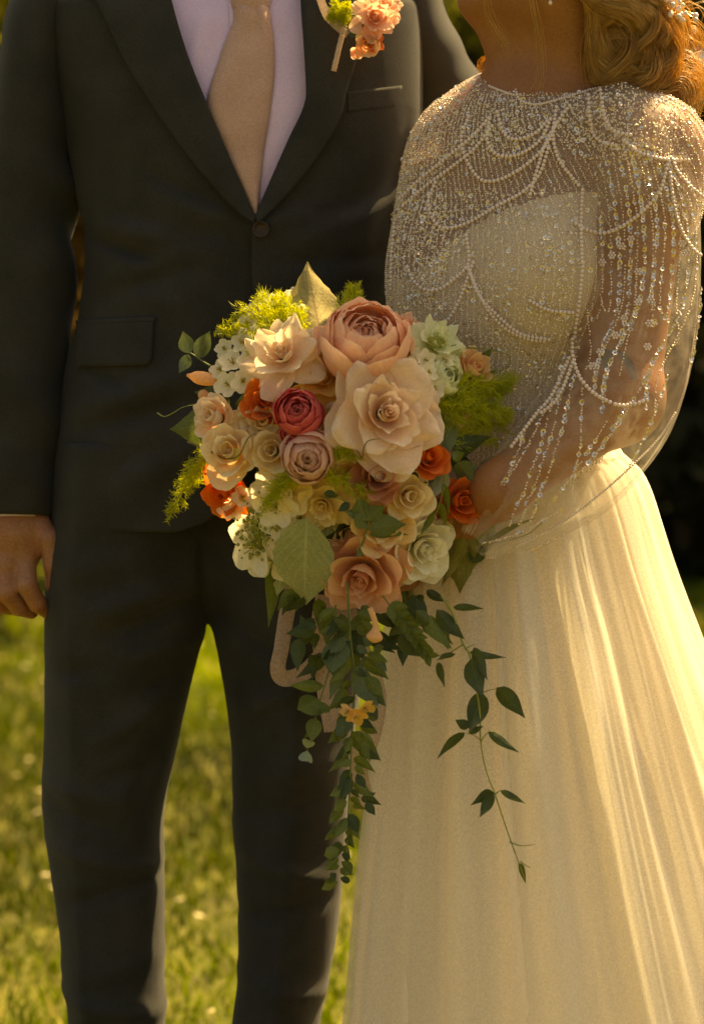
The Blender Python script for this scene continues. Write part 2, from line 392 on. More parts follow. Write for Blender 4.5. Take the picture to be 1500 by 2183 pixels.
# ------------------------------------------------------------------ lawn
def lawn_z(x, y): return 0.0
V, F = [], []
xs = [-1500, -300, -80, -30] + [-14 + i for i in range(29)] + [30, 80, 300, 1500]
ys = [-1500, -300, -60, -20] + [-6 + i for i in range(27)] + [40, 100, 300, 1500]
for y in ys:
    for x in xs: V.append((x, y, -0.004 + 0.02 * (noise.noise(Vector((x * 0.7, y * 0.7, 0))) if abs(x) < 20 and -8 < y < 25 else 0) - 0.012))
lawn = mk('lawn', V, grid_faces(len(ys), len(xs)), M['lawn']); props(lawn, kind='structure')
def blades(n, x0, x1, y0, y1, hmin, hmax, wid, seed):
    g = np.random.default_rng(seed)
    # denser close to the couple, thinning into the distance
    y = y0 + (y1 - y0) * g.random(n) ** 1.25; x = x0 + (x1 - x0) * g.random(n)
    pn = np.array([noise.noise(Vector((a * 1.6, b * 1.6, 3.0))) for a, b in zip(x, y)])
    h = (hmin + (hmax - hmin) * g.random(n) ** 1.5) * (1 + 0.5 * pn); w = wid * (0.6 + 0.8 * g.random(n)) * (0.7 + 0.12 * (y - y0))
    a = g.random(n) * 2 * PI; lean = (0.25 + 0.85 * g.random(n)) * h; b = g.random(n) * 2 * PI
    dx, dy = np.cos(a) * w / 2, np.sin(a) * w / 2; lx, ly = np.cos(b) * lean, np.sin(b) * lean
    z0 = np.full(n, -0.02)
    P = np.stack([np.stack([x - dx, y - dy, z0], 1), np.stack([x + dx, y + dy, z0], 1),
                  np.stack([x + dx * .8 + lx * .35, y + dy * .8 + ly * .35, z0 + h * .62], 1), np.stack([x - dx * .8 + lx * .35, y - dy * .8 + ly * .35, z0 + h * .62], 1),
                  np.stack([x + lx, y + ly, z0 + h], 1), np.stack([x + lx, y + ly, z0 + h], 1)], 1)
    P[:, 5] += np.stack([dx * .15, dy * .15, 0 * dx], 1); P[:, 4] -= np.stack([dx * .15, dy * .15, 0 * dx], 1)
    V = P.reshape(-1, 3); i = np.arange(n)[:, None] * 6
    F = np.concatenate([i + np.array([[0, 1, 2, 3]]), i + np.array([[3, 2, 5, 4]])])
    t = g.random(n); dry = (g.random(n) < 0.06 + 0.08 * (pn > 0.25))
    c = np.stack([0.072 + 0.11 * t, 0.105 + 0.115 * t, 0.004 + 0.006 * t], 1)
    c[dry] = np.stack([0.34 + 0.2 * t, 0.27 + 0.17 * t, 0.07 + 0.06 * t], 1)[dry]
    c *= (0.6 + 0.75 * (pn[:, None] + 0.5))
    lf = np.array([noise.noise(Vector((a * .55 + 7, b * .45, 9.0))) for a, b in zip(x, y)])
    c *= np.clip(.85 + 1.1 * lf, .35, 1.3)[:, None]  # broad patches of lawn shade painted into the blade colours
    C = np.concatenate([c, np.ones((n, 1))], 1).repeat(6, 0)
    return V, F, C
V, F, C = blades(190000, -3.6, 3.6, -0.9, 8.5, 0.025, 0.07, 0.006, 3)
o = mk('grass', V, F, M['grass'], col=C, smooth=False); props(o, 'short sunlit yellow-green grass all over the lawn', 'grass', kind='stuff')
# pale dry leaves and clippings lying on the lawn
g = np.random.default_rng(11); mbV, mbF, mbC = [], [], []
for i in range(420):
    x, y = g.uniform(-3, 3), g.uniform(0.3, 8); a = g.random() * 6.28; L_ = 0.007 + 0.012 * g.random(); w = L_ * 0.55; z = 0.03 + 0.03 * g.random()
    t = Vector((math.cos(a), math.sin(a), g.uniform(-.4, .4))); s = Vector((-math.sin(a), math.cos(a), g.uniform(-.4, .4))); c0 = Vector((x, y, z))
    o_ = len(mbV); mbV += [c0 - t * L_, c0 + s * w, c0 + t * L_, c0 - s * w, c0 + Vector((0, 0, .004))]
    mbF += [(o_, o_+4, o_+1), (o_+1, o_+4, o_+2), (o_+2, o_+4, o_+3), (o_+3, o_+4, o_)]
    k = g.random(); mbC += [(0.55 + .2*k, 0.44 + .18*k, 0.22 + .15*k, 1)] * 5
o = mk('dry_leaves', mbV, mbF, M['grass'], col=mbC, smooth=False); props(o, 'pale dry leaf flecks scattered over the lawn', 'leaves', kind='stuff')

# ------------------------------------------------------------------ shrubs and trees behind
def shrub(name, label, x, y, w, h, mat, n, seed, leaf=0.07, z0=0.0, group='shrubs behind the lawn'):
    g = np.random.default_rng(seed); rt = empty(name, (x, y, 0)); props(rt, label, 'tree' if 'tree' in name else 'shrub', group)
    mb = MB()
    stems = []
    for k in range(4):
        a = g.random() * 6.28; top = Vector((x + math.cos(a) * w * .3, y + math.sin(a) * w * .3, h * (.6 + .2 * g.random())))
        P = curve_pts([(x + .04 * math.cos(a), y + .04 * math.sin(a), -0.02), (x + math.cos(a) * w * .1, y + math.sin(a) * w * .1, h * .3), top], 8)
        mb.add(*tube(P, lambda t: 0.02 * h * (1 - .75 * t) + .006, 6)); stems.append(top)
    mb.build('trunk', M['bark'], rt)
    # leaf clumps spread through the crown
    K = 46; cc = []
    for k in range(K):
        u = g.normal(size=3); u /= np.linalg.norm(u); rr = g.random() ** 0.45
        cc.append(np.array([x, y, z0 + (h - z0) * .52]) + u * rr * np.array([w * .5, w * .5, (h - z0) * .5]))
    cc = np.array(cc); ci = g.integers(0, K, n); cr = (w * .13) * (0.6 + 0.8 * g.random(K))
    u = g.normal(size=(n, 3)); u /= np.linalg.norm(u, axis=1)[:, None]
    c = cc[ci] + u * (cr[ci] * g.random(n) ** .4)[:, None]
    c[:, 2] = np.maximum(c[:, 2], 0.04)
    t = g.normal(size=(n, 3)); t /= np.linalg.norm(t, axis=1)[:, None]; s = np.cross(t, g.normal(size=(n, 3))); s /= np.linalg.norm(s, axis=1)[:, None]
    L_ = leaf * (.6 + .8 * g.random(n))[:, None]
    P = np.stack([c - t * L_, c + s * L_ * .42, c + t * L_, c - s * L_ * .42], 1).reshape(-1, 3)
    F = np.arange(4 * n).reshape(-1, 4); b = (.6 + .8 * g.random(n)); C = np.stack([b, b, b * .9, np.ones(n)], 1).repeat(4, 0)
    mk('crown', P, F, mat, rt, col=C, smooth=False)
    return rt
shrub('round_shrub', 'yellow-olive shrub beyond the groom\'s raised shoulder on the left', -1.55, 6.3, 1.3, 2.7, BM['olive'], 5200, 1)
shrub('round_shrub', 'russet brown shrub seen through the gap beside the groom\'s elbow', -1.12, 8.0, 1.2, 2.1, BM['brown'], 6200, 2)
shrub('round_shrub', 'olive green shrub directly behind the groom', -0.25, 10.0, 1.7, 2.8, BM['green'], 5200, 3)
shrub('round_shrub', 'bright olive shrub between the groom\'s arm and the bride\'s chin', 0.72, 9.2, 1.5, 3.0, BM['olive'], 5600, 4)
shrub('round_shrub', 'dark brown-green shrub right behind the bride\'s sleeve', 1.62, 8.8, 1.5, 2.5, BM['dark'], 7000, 5)
shrub('round_shrub', 'dark shrub at the far right of the lawn', 2.7, 9.0, 1.8, 2.9, BM['dark'], 6000, 6)
shrub('round_shrub', 'dark green shrub at the far left of the lawn', -3.3, 9.3, 1.8, 2.8, BM['green'], 5000, 7)
shrub('low_shrub', 'low dark shrub beside the bride\'s hip at the right edge', 1.40, 8.1, 1.5, 1.5, BM['dark'], 5200, 8)
shrub('low_shrub', 'low dark shrub farther right, past the bride\'s skirt', 2.35, 8.2, 1.5, 1.5, BM['dark'], 4200, 9)
for i, (x, y, w, h, k) in enumerate([(-5.2, 13.5, 3.4, 5.0, 'green'), (-2.4, 14.5, 3.6, 5.6, 'olive'), (0.5, 14.0, 3.4, 5.2, 'dark'), (3.1, 13.6, 3.6, 5.4, 'green'), (5.9, 13.8, 3.4, 5.2, 'dark')]):
    shrub('leafy_tree', ['broad green tree at the far left behind the shrubs', 'tall olive tree behind the groom\'s shrubs', 'dark tree behind the middle of the shrub row',
          'green tree behind the bride\'s dark shrub', 'dark tree at the far right behind the shrubs'][i], x, y, w, h, BM[k], 6500, 20 + i, leaf=0.13, z0=0.5, group='trees behind the shrub row')
# ------------------------------------------------------------------ groom: body
GB = Vector((xpx(455, 0), 0.0, 0.0))
def head_prims(c, f, u, s=1.0):
    """head: centre, facing, up; returns implicit pieces with a face"""
    f = Vector(f).normalized(); l = Vector(u).cross(f).normalized(); u = f.cross(l).normalized()   # l = its left
    Mx = [[l[i], f[i], u[i]] for i in range(3)]
    c = Vector(c)
    def q(x, y, z): return c + (l * x + f * y + u * z) * s
    P = [ell(q(0, -.012, .03), (.074*s, .094*s, .088*s), Mx, .02), ell(q(0, .03, -.03), (.058*s, .058*s, .075*s), Mx, .03),
         ell(q(0, .060, -.092), (.026*s, .022*s, .020*s), Mx, .028),                                            # chin
         cap(q(.050, -.005, -.055), q(.018, .058, -.090), .018*s, .016*s, .025), cap(q(-.050, -.005, -.055), q(-.018, .058, -.090), .018*s, .016*s, .025),   # jaw
         cap(q(0, .085, .015), q(0, .104, -.022), .008*s, .012*s, .012), ell(q(.010, .094, -.026), (.008*s,)*3, Mx, .008), ell(q(-.010, .094, -.026), (.008*s,)*3, Mx, .008),  # nose
         cap(q(-.04, .074, .028), q(.04, .074, .028), .012*s, .012*s, .014),                                      # brow
         ell(q(.045, .055, -.02), (.02*s, .018*s, .022*s), Mx, .02), ell(q(-.045, .055, -.02), (.02*s, .018*s, .022*s), Mx, .02),
         ell(q(.030, .083, .008), (.018*s, .012*s, .011*s), Mx, .010, True), ell(q(-.030, .083, .008), (.018*s, .012*s, .011*s), Mx, .010, True),
         ell(q(.030, .074, .008), (.012*s,)*3, Mx, .003), ell(q(-.030, .074, .008), (.012*s,)*3, Mx, .003),       # eyes
         cap(q(-.017, .083, -.050), q(.017, .083, -.050), .0065*s, .0065*s, .006), cap(q(-.014, .082, -.061), q(.014, .082, -.061), .0075*s, .0075*s, .006),  # lips
         ell(q(.078, -.008, -.005), (.010*s, .020*s, .032*s), Mx, .006), ell(q(-.078, -.008, -.005), (.010*s, .020*s, .032*s), Mx, .006)]
    return P, q
neck0, headc = W(535, -40, 0.02), W(560, -300, 0.0)
gp, gq = head_prims(headc, (0.55, -0.75, -0.2), (0.1, -0.1, 1), 1.04)
gp += [cap(neck0, headc + Vector((0, .01, -.06)), .064, .060, .03),
       ell(W(530, 330, 0.0), (.165, .095, .22), None, .05), ell(W(500, 850, 0.0), (.15, .08, .20), None, .05), ell(W(455, 1080, 0.015), (.135, .065, .10), None, .03),
       cap(W(190, 10, 0.02), W(800, 10, .03), .045, .045, .05)]
for s, pts in ((0, [(130, 20, .02), (55, 520, .02), (30, 1085, -.02)]), (1, [(840, 30, .05), (1005, 310, .115), (1110, 480, .13)])):
    a, b, c = [W(*p) for p in pts]; gp += [cap(a, b, .036, .034, .02), cap(b, c, .039, .026, .02)]
for x0, x1 in ((250, 256), (635, 575)):
    gp += [cap(W(x0, 1220, .01), W((x0 + x1) / 2, 1800, .0), .058, .040, .02), cap(W((x0 + x1) / 2, 1800, .0), W(x1, 2750, .0), .040, .032, .03)]
# the hanging hand: back of the hand to the camera, thumb towards the thigh
HY = -0.03
gp += [cap(W(28, 1070, -.02), W(28, 1130, HY), .027, .028, .02), ell(W(22, 1150, HY), (.037, .017, .044), None, .02),
       cap(W(52, 1130, HY), W(54, 1190, HY-.004), .014, .0125, .010), cap(W(14, 1130, HY-.004), W(14, 1203, HY-.010), .014, .013, .010),
       cap(W(-14, 1140, HY), W(-22, 1203, HY-.006), .013, .012, .010), cap(W(-36, 1140, HY), W(-54, 1190, HY+.002), .012, .011, .010),
       ell(W(72, 1128, HY-.002), (.016, .013, .026), None, .016)]
for kx, ky, kz in ((54, 1188, -.013), (14, 1200, -.019), (-22, 1198, -.014)): gp.append(ell(W(kx, ky, HY + kz), (.0075, .0055, .0085), None, .008))
for (ax_, ay_), (bx_, by_) in (((40, 1110), (52, 1180)), ((22, 1110), (14, 1190))): gp.append(cap(W(ax_, ay_, HY - .0155), W(bx_, by_, HY - .0145), .003, .004, .006))
def finger(pts, rs, k=0.0025):
    out = []
    for i in range(len(pts) - 1): out.append(cap(W(*pts[i]), W(*pts[i+1]), rs[i], rs[i+1], k if i else 0.005))
    return out
gp += finger([(54, 1192, HY-.004), (58, 1246, HY-.024), (80, 1286, HY-.016), (101, 1306, HY-.002)], (.0122, .0116, .0102, .0072))
gp += finger([(14, 1205, HY-.010), (14, 1262, HY-.020), (40, 1294, HY-.004), (68, 1306, HY+.012)], (.0122, .0116, .0100, .0076))
gp += finger([(-22, 1205, HY-.006), (-24, 1258, HY-.014), (0, 1290, HY+.004), (28, 1298, HY+.022)], (.0116, .0108, .0096, .0076))
gp += finger([(-54, 1192, HY+.002), (-56, 1236, HY-.004), (-34, 1264, HY+.010), (-10, 1270, HY+.026)], (.0100, .0096, .0086, .007))
gp += finger([(74, 1108, HY), (106, 1148, HY-.014), (113, 1205, HY-.012), (117, 1245, HY-.008), (119, 1266, HY-.006)], (.0150, .0115, .0102, .0100, .0072), .004)
def axis(a, b, f0, f1, h, hf):
    return np.concatenate([np.arange(a, f0, h), np.arange(f0, f1, hf), np.arange(f1, b + h, h)])
axs = [axis(-.50, .32, -.445, -.315, .0065, .0021), axis(-.16, .26, -.085, .03, .0065, .0021), axis(-.02, 1.92, .80, .97, .0065, .0021)]
gf, go = sdf_grid(gp, axs, None, 1)
V, F = surface_nets(gf, np.zeros(3), 1.0); V = np.stack([np.interp(V[:, i], np.arange(len(axs[i])), axs[i]) for i in range(3)], 1)
groom = mk('person', V, F, M['skin'], origin=GB)
props(groom, 'groom in a dark grey-green suit with a tan tie, one hand hanging by his thigh', 'person', 'wedding couple')
sm = groom.modifiers.new('smooth', 'SMOOTH'); sm.factor = 0.5; sm.iterations = 2
# thumb nail
def disc_patch(c, ax, up, rx, ry, bulge, n=10):
    ax = Vector(ax).normalized(); up = Vector(up); up = (up - ax * up.dot(ax)).normalized(); s = up.cross(ax)
    V = [Vector(c) + ax * bulge]; F = []
    for k in range(n):
        a = 2 * PI * k / n; V.append(Vector(c) + s * rx * math.cos(a) + up * ry * math.sin(a))
    F = [(0, 1 + k, 1 + (k + 1) % n) for k in range(n)]
    return V, F
V, F = disc_patch(W(122, 1258, HY - .0125), (0.55, -0.8, 0), (0, 0, 1), .0062, .0085, .0012); mk('thumb_nail', V, F, M['nail'], groom)
# short hair
hf, hu = Vector((0.55, -0.75, -0.2)).normalized(), Vector((0.1, -0.1, 1))
hp = [ell(gq(0, -.02, .042), (.082, .098, .09), None, .02), ell(gq(0, .05, .10), (.06, .04, .03), None, .03), ell(gq(0, .06, -.03), (.075, .075, .075), None, .02, True)]
f_, o_ = sdf_grid(hp, tuple(headc - Vector((.16,) * 3)), tuple(headc + Vector((.16, .16, .19))), .006)
V, F = surface_nets(f_, o_, .006); hv = [Vector(v) + Vector((0, 0, 1)) * 0.004 * noise.noise(Vector(v) * 60) for v in V]
mk('hair', hv, [tuple(q) for q in F], M['hair_m'], groom)

# ------------------------------------------------------------------ groom: jacket surface
YF = -0.10
def PZ(z, Y=YF): return YHOR + (CAMH - z) * FPX / (Y + CAMD)
XLp = Tab((-190, 455), (-150, 400), (-90, 270), (-40, 150), (0, 88), (100, 104), (200, 128), (330, 152), (440, 172), (490, 184), (560, 184), (640, 176), (700, 166), (760, 148), (900, 128), (1000, 118), (1130, 108), (1200, 104))
XRp = Tab((-190, 615), (-150, 670), (-90, 780), (-40, 862), (0, 892), (100, 897), (200, 898), (330, 893), (490, 882), (620, 868), (760, 852), (900, 838), (1000, 828), (1130, 815), (1200, 810))
XCp = Tab((-190, 535), (0, 534), (250, 540), (460, 541), (760, 512), (1100, 468), (1200, 458))
DF = Tab((-190, .055), (-120, .075), (-40, .095), (60, .112), (250, .126), (460, .124), (740, .114), (1000, .12), (1130, .118), (1200, .118))
DB = Tab((-190, .06), (-100, .10), (100, .125), (460, .115), (740, .10), (1000, .125), (1200, .12))
def torso_x(z):
    p = PZ(z); return xpx(XLp(p), 0), xpx(XCp(p), YF), xpx(XRp(p), 0)
# pressed and pulled creases of the cloth: (px0, py0, px1, py1, width px, height m)
CREASES = [(165, 497, 330, 552, 16, -.006), (175, 470, 380, 520, 24, .005), (300, 545, 470, 500, 30, -.003), (200, 590, 460, 520, 26, .003), (215, 640, 420, 560, 20, -.0028),
           (150, 880, 400, 800, 26, .005), (180, 920, 420, 850, 22, -.004), (330, 420, 540, 480, 22, .003), (250, 330, 520, 470, 18, -.002), (140, 250, 190, 480, 16, -.004),
           (720, 480, 860, 330, 28, -.004), (640, 520, 850, 420, 24, .003), (600, 560, 840, 540, 22, -.003), (560, 480, 700, 430, 20, .002), (880, 240, 800, 520, 18, -.003),
           (150, 1000, 330, 960, 24, -.003), (260, 1040, 440, 940, 30, .003), (250, 620, 400, 660, 20, .002), (170, 780, 300, 840, 18, -.003)]
def crease(px, py, L_=None):
    d = 0.0
    for x0, y0, x1, y1, w, h in (L_ or CREASES):
        vx, vy = x1 - x0, y1 - y0; l2 = vx*vx + vy*vy; t = ((px - x0) * vx + (py - y0) * vy) / l2
        if t < -.3 or t > 1.3: continue
        tt = clamp(t); dx, dy = px - x0 - vx * tt, py - y0 - vy * tt; q = (dx*dx + dy*dy) / (w*w)
        if q < 6: d += h * math.exp(-q) * (0.35 + 0.65 * math.sin(PI * clamp(t * .9 + .05)))
    return d
def F_front(x, z, folds=True):
    """depth of the jacket front at (x, z)"""
    xl, xc, xr = torso_x(z); p = PZ(z)
    u = (x - xc) / ((xc - xl) if x < xc else (xr - xc)); u = clamp(u, -1, 1)
    y = -DF(p) * max(0.0, 1 - abs(u) ** 2.5) ** 0.5
    if folds:
        px = 750 + x * FPX / (CAMD + YF)
        k = 1 - sstep(.88, 1, abs(u))
        y -= k * (2.2 * crease(px, p) + 0.003 * fbm(Vector((x * 7, 0.0, z * 5 + x * 3)), 1.0, 2))
    return y
def dr(px, py, off=0.0, folds=True):
    """pixel of the photograph onto the jacket front, off metres in front of it"""
    Y = YF
    for _ in range(3):
        q = W(px, py, Y); Y = F_front(q.x, q.z, folds) - off
    q = W(px, py, Y); return q
LE = Tab((-190, 470), (-60, 352), (0, 366), (110, 399), (215, 440), (330, 488), (460, 543))         # left roll line x(py)
RE = Tab((-190, 600), (-60, 640), (0, 641), (100, 648), (205, 653), (225, 649), (300, 615), (460, 545))
RBOT = Tab((455, 541), (560, 538), (700, 545), (860, 545), (980, 548), (1050, 560), (1090, 590), (1120, 650), (1135, 720))
LBOT = Tab((455, 560), (700, 560), (900, 548), (1000, 520), (1060, 490), (1095, 462), (1118, 425), (1128, 380))
def hem_l(t): return 1104 + 22 * math.sin(PI * .5 * clamp(t * 1.15)) # hem dips towards the front
NZ, NPH = 150, 46
def panel(side):
    V, F = [], []
    rows = [-185 + (1132 + 185) * i / (NZ - 1) for i in range(NZ)]
    for py in rows:
        z = zpx(py, YF); xl, xc, xr = torso_x(z)
        if side < 0:
            e = LE(py) if py < 460 else LBOT(py); xe = xpx(e, YF)
            ue = clamp((xe - xc) / ((xc - xl) if xe < xc else (xr - xc)), -.98, .98); ph0, ph1 = -PI / 2, math.asin(ue)
        else:
            e = RE(py) if py < 456 else RBOT(py); xe = xpx(e, YF)
            ue = clamp((xe - xc) / ((xc - xl) if xe < xc else (xr - xc)), -.98, .98); ph0, ph1 = math.asin(ue), PI / 2
        for j in range(NPH):
            t = j / (NPH - 1); ph = ph0 + (ph1 - ph0) * t; u = math.sin(ph)
            x = xc + u * ((xc - xl) if u < 0 else (xr - xc))
            zz = z
            y = F_front(x, zz)
            if side > 0: y -= 0.005 * sstep(440, 475, py) * (1 - sstep(.4, .9, abs(u)))
            else: y += 0.004 * sstep(440, 475, py) * sstep(-.25, 0.0, u)
            V.append(Vector((x, y, zz)))
    return V, grid_faces(NZ, NPH)
jacket = None
V, F = panel(-1); jacket = mk('jacket', V, F, M['suit'], groom, mods=[('solid', .003, 0)])
V, F = panel(1); mk('front_panel', V, F, M['suit'], jacket, mods=[('solid', .003, 0)])
V = []                                                                                                 # back
for i in range(80):
    py = -185 + (1140 + 185) * i / 79; z = zpx(py, YF); xl, xc, xr = torso_x(z)
    for j in range(40):
        u = math.sin(-PI / 2 + PI * j / 39); x = xc + u * ((xc - xl) if u < 0 else (xr - xc))
        V.append(Vector((x, DB(py) * max(0, 1 - abs(u) ** 2.6) ** .5, z)))
mk('back_panel', V, [f[::-1] for f in grid_faces(80, 40)], M['suit'], jacket, mods=[('solid', .003, 0)])
def strip(name, a, b, mat, parent, off=(.006, .006), n=60, m=14, puff=0.0, th=.0025, folds=True):
    """patch draped on the jacket front between two pixel curves a(t), b(t)"""
    V = []
    for i in range(n):
        t = i / (n - 1); p0, p1 = a(t), b(t)
        for j in range(m):
            s = j / (m - 1); px, py = p0[0] + (p1[0] - p0[0]) * s, p0[1] + (p1[1] - p0[1]) * s
            V.append(dr(px, py, off[0] + (off[1] - off[0]) * s + puff * math.sin(PI * s), folds))
    return mk(name, V, grid_faces(n, m), mat, parent, mods=[('solid', th, 0)])
def poly(pts):
    P = curve_pts([(x, y, 0) for x, y in pts], 80)
    def f(t):
        q = P[min(79, int(round(t * 79)))]; return (q.x, q.y)
    return f
strip('lapel', lambda t: (LE(-60 + 520 * t) - 1, -60 + 520 * t), poly([(150, -60), (205, 0), (268, 130), (340, 245), (420, 355), (500, 445), (541, 474)]), M['suit'], jacket, (.0085, .0125), puff=.002, th=.003)
strip('lapel', lambda t: (RE(-60 + 522 * t) + 1, -60 + 522 * t), poly([(818, -60), (792, 20), (762, 120), (738, 195), (722, 255), (668, 345), (602, 425), (549, 476)]), M['suit'], jacket, (.0095, .0125), puff=.002, th=.003)
# pocket flap, jets, breast welt
def flap_a(t): return (168 + 160 * t, 690 - 8 * t)
def flap_b(t):
    c = 10 * (max(0, t - .9) / .1) ** 2
    return (166 + 160 * t - c * .3, 782 - 4 * t - c * 1.5)
strip('pocket_flap', flap_a, flap_b, M['suit'], jacket, (.004, .0065), n=30, m=12, th=.003)
strip('pocket_jet', lambda t: (164 + 168 * t, 683 - 8 * t), lambda t: (164 + 168 * t, 692 - 8 * t), M['suit'], jacket, (.0035, .005), n=24, m=4, th=.002)
strip('breast_pocket', lambda t: (738 + 118 * t, 196 - 14 * t), lambda t: (740 + 118 * t, 240 - 14 * t), M['suit'], jacket, (.0019, .0017), n=24, m=8, th=.0006)
# front button
q = dr(556, 489, .010)
V, F = [], []; prof = [(0.001, .35), (.45, .3), (.62, .35), (.78, .9), (.93, 1.0), (1.0, .6), (.96, 0)]
for (rr, hh) in prof:
    for k in range(24): a = 2 * PI * k / 24; V.append(q + Vector((math.cos(a) * .0095 * rr, -hh * .004, math.sin(a) * .0095 * rr)))
mk('button', V, grid_faces(len(prof), 24, True), M['button'], jacket)
# ------------------------------------------------------------------ sleeves
def sleeve(name, rings, parent, disp, n=44, m=90):
    """rings: (px, py, Y, half width px, half depth m)"""
    c = curve_pts([W(a, b, y) for a, b, y, w, d in rings], m)
    ks = [i / (len(rings) - 1) for i in range(len(rings))]
    tw = Tab(*[(k, r[3] * (r[2] + CAMD) / FPX) for k, r in zip(ks, rings)]); td = Tab(*[(k, r[4]) for k, r in zip(ks, rings)])
    rx = [tw(i / (m - 1)) for i in range(m)]; ry = [td(i / (m - 1)) for i in range(m)]
    V, F = loft(c, rx, ry, n, disp)
    return mk(name, V, F, M['suit'], parent, mods=[('solid', .003, 0)])
def sdisp(a, s, p):
    d = .0034 * fbm(Vector((p.x * 9 + p.z * 6, p.y * 9, p.z * 7)), 1.0, 2)
    d += .0065 * math.sin(p.z * 70 + 3 * math.sin(a) + 2.5 * noise.noise(p * 8)) * math.exp(-((s - .52) / .12) ** 2) * (.5 + .5 * math.cos(a - .3))
    d += .0050 * math.sin(p.z * 45 + p.x * 60 + 2 * noise.noise(p * 6)) * math.exp(-((s - .85) / .12) ** 2)
    return d
sl = sleeve('sleeve', [(150, -70, .015, 62, .05), (112, -20, .012, 66, .066), (88, 60, .01, 74, .075), (72, 200, .01, 76, .08), (58, 400, .012, 103, .078), (48, 600, .01, 108, .072), (38, 800, .0, 104, .066), (26, 960, -.012, 98, .056), (22, 1098, -.02, 88, .046)], groom, sdisp)
def sdisp2(a, s, p):
    return .003 * fbm(Vector((p.x * 8, p.y * 8, p.z * 8)), 1.0, 2) + .0022 * math.sin(p.x * 55 - p.z * 75 + 3 * noise.noise(p * 9)) * math.exp(-((s - .45) / .2) ** 2)
sr = sleeve('sleeve', [(790, -95, .03, 66, .05), (838, -45, .04, 80, .07), (872, 40, .055, 76, .075), (915, 140, .075, 80, .072), (985, 260, .11, 84, .066), (1055, 380, .125, 84, .06), (1110, 480, .13, 80, .056), (1160, 540, .13, 70, .05), (1200, 570, .13, 60, .046)], groom, sdisp2)
# shirt cuff peeking out
V, F = loft([W(22, 1070, -.02), W(22, 1090, -.02), W(22, 1104, -.021)], [.0415, .0415, .0415], [.040, .041, .041], 40); mk('cuff', V, F, M['shirt'], sl, mods=[('solid', .0015, 0)])
# left hand of the groom behind the bride is hidden; the arm ends inside the sleeve
# ------------------------------------------------------------------ shirt and tie
def sh(px, py, off=0.0):
    w = .0022 * fbm(Vector((px * .012 + py * .006, py * .004, 1.7)), 1.0, 2)
    w += .0025 * math.exp(-((px - 440 - (py * -.25)) / 14) ** 2) * sstep(0, 60, py) * (1 - sstep(100, 220, py))
    return dr(px, py, -.007 + off + w, False)
V = []
for i in range(70):
    py = -150 + 640 * i / 69; a, b = (LE(py) - 24, RE(py) + 24) if py < 455 else (520, 566)
    if py < -60: a, b = LE(-60) - 24, RE(-60) + 24
    for j in range(36): V.append(sh(a + (b - a) * j / 35, py))
shirt = mk('shirt', V, grid_faces(70, 36), M['shirt'], groom, mods=[('solid', .0012, 1)])
V = []
for i in range(40):                                                # placket under the tie
    py = -60 + 500 * i / 39
    for j in range(4): V.append(sh(487 + 12 * j + 0.05 * py, py, .0016))
mk('placket', V, grid_faces(40, 4), M['shirt'], shirt, mods=[('solid', .001, 0)])
for s in (-1, 1):                                                  # collar wings round the knot
    A = [(532 + s * 8, -70), (532 + s * 48, -40), (532 + s * 95, -45)]; V = []
    for i in range(12):
        t = i / 11; x = 532 + s * (6 + 110 * t); y0 = -150 + 30 * t; y1 = -60 + 45 * math.sin(PI * min(1, t * 1.1)) - 20 * t
        for j in range(6): V.append(sh(x, y0 + (y1 - y0) * j / 5, .006))
    mk('collar', V, grid_faces(12, 6), M['shirt'], shirt, mods=[('solid', .0015, 0)])
TL = Tab((12, 497), (40, 499), (60, 492), (120, 470), (235, 440), (300, 462), (460, 545)); TR = Tab((12, 574), (40, 577), (100, 584), (140, 585), (235, 576), (330, 561), (460, 548))
V = []
for i in range(70):
    py = 10 + 448 * i / 69; a, b = TL(py), TR(py)
    for j in range(19):
        s = j / 18; bul = .0085 * (1 - (2 * s - 1) ** 4) + .006 * math.exp(-((py - 20) / 30) ** 2) * (1 - (2*s-1)**2)
        dim = -.0035 * math.exp(-((s - .62) / .12) ** 2) * (1 - sstep(20, 130, py))
        V.append(sh(a + (b - a) * s, py, .002 + bul + dim + .0012 * noise.noise(Vector((s * 3, py * .02, 0)))))
tie = mk('tie', V, grid_faces(70, 19), M['tie'], groom, mods=[('solid', .002, 0)])
V = []
for i in range(24):
    py = -75 + 95 * i / 23; t = i / 23; hw = 58 - 20 * t; cx = 536 - 2 * t
    for j in range(17):
        s = j / 16; sag = 10 * (1 - (2 * s - 1) ** 2) * t
        V.append(sh(cx + hw * (2 * s - 1), py - (1 - t) * 4 - 6 + sag, .004 + .018 * (1 - (2 * s - 1) ** 2) ** .6 * math.sin(PI * (.25 + .6 * t))))
mk('knot', V, grid_faces(24, 17), M['tie'], tie, mods=[('solid', .003, 0)])

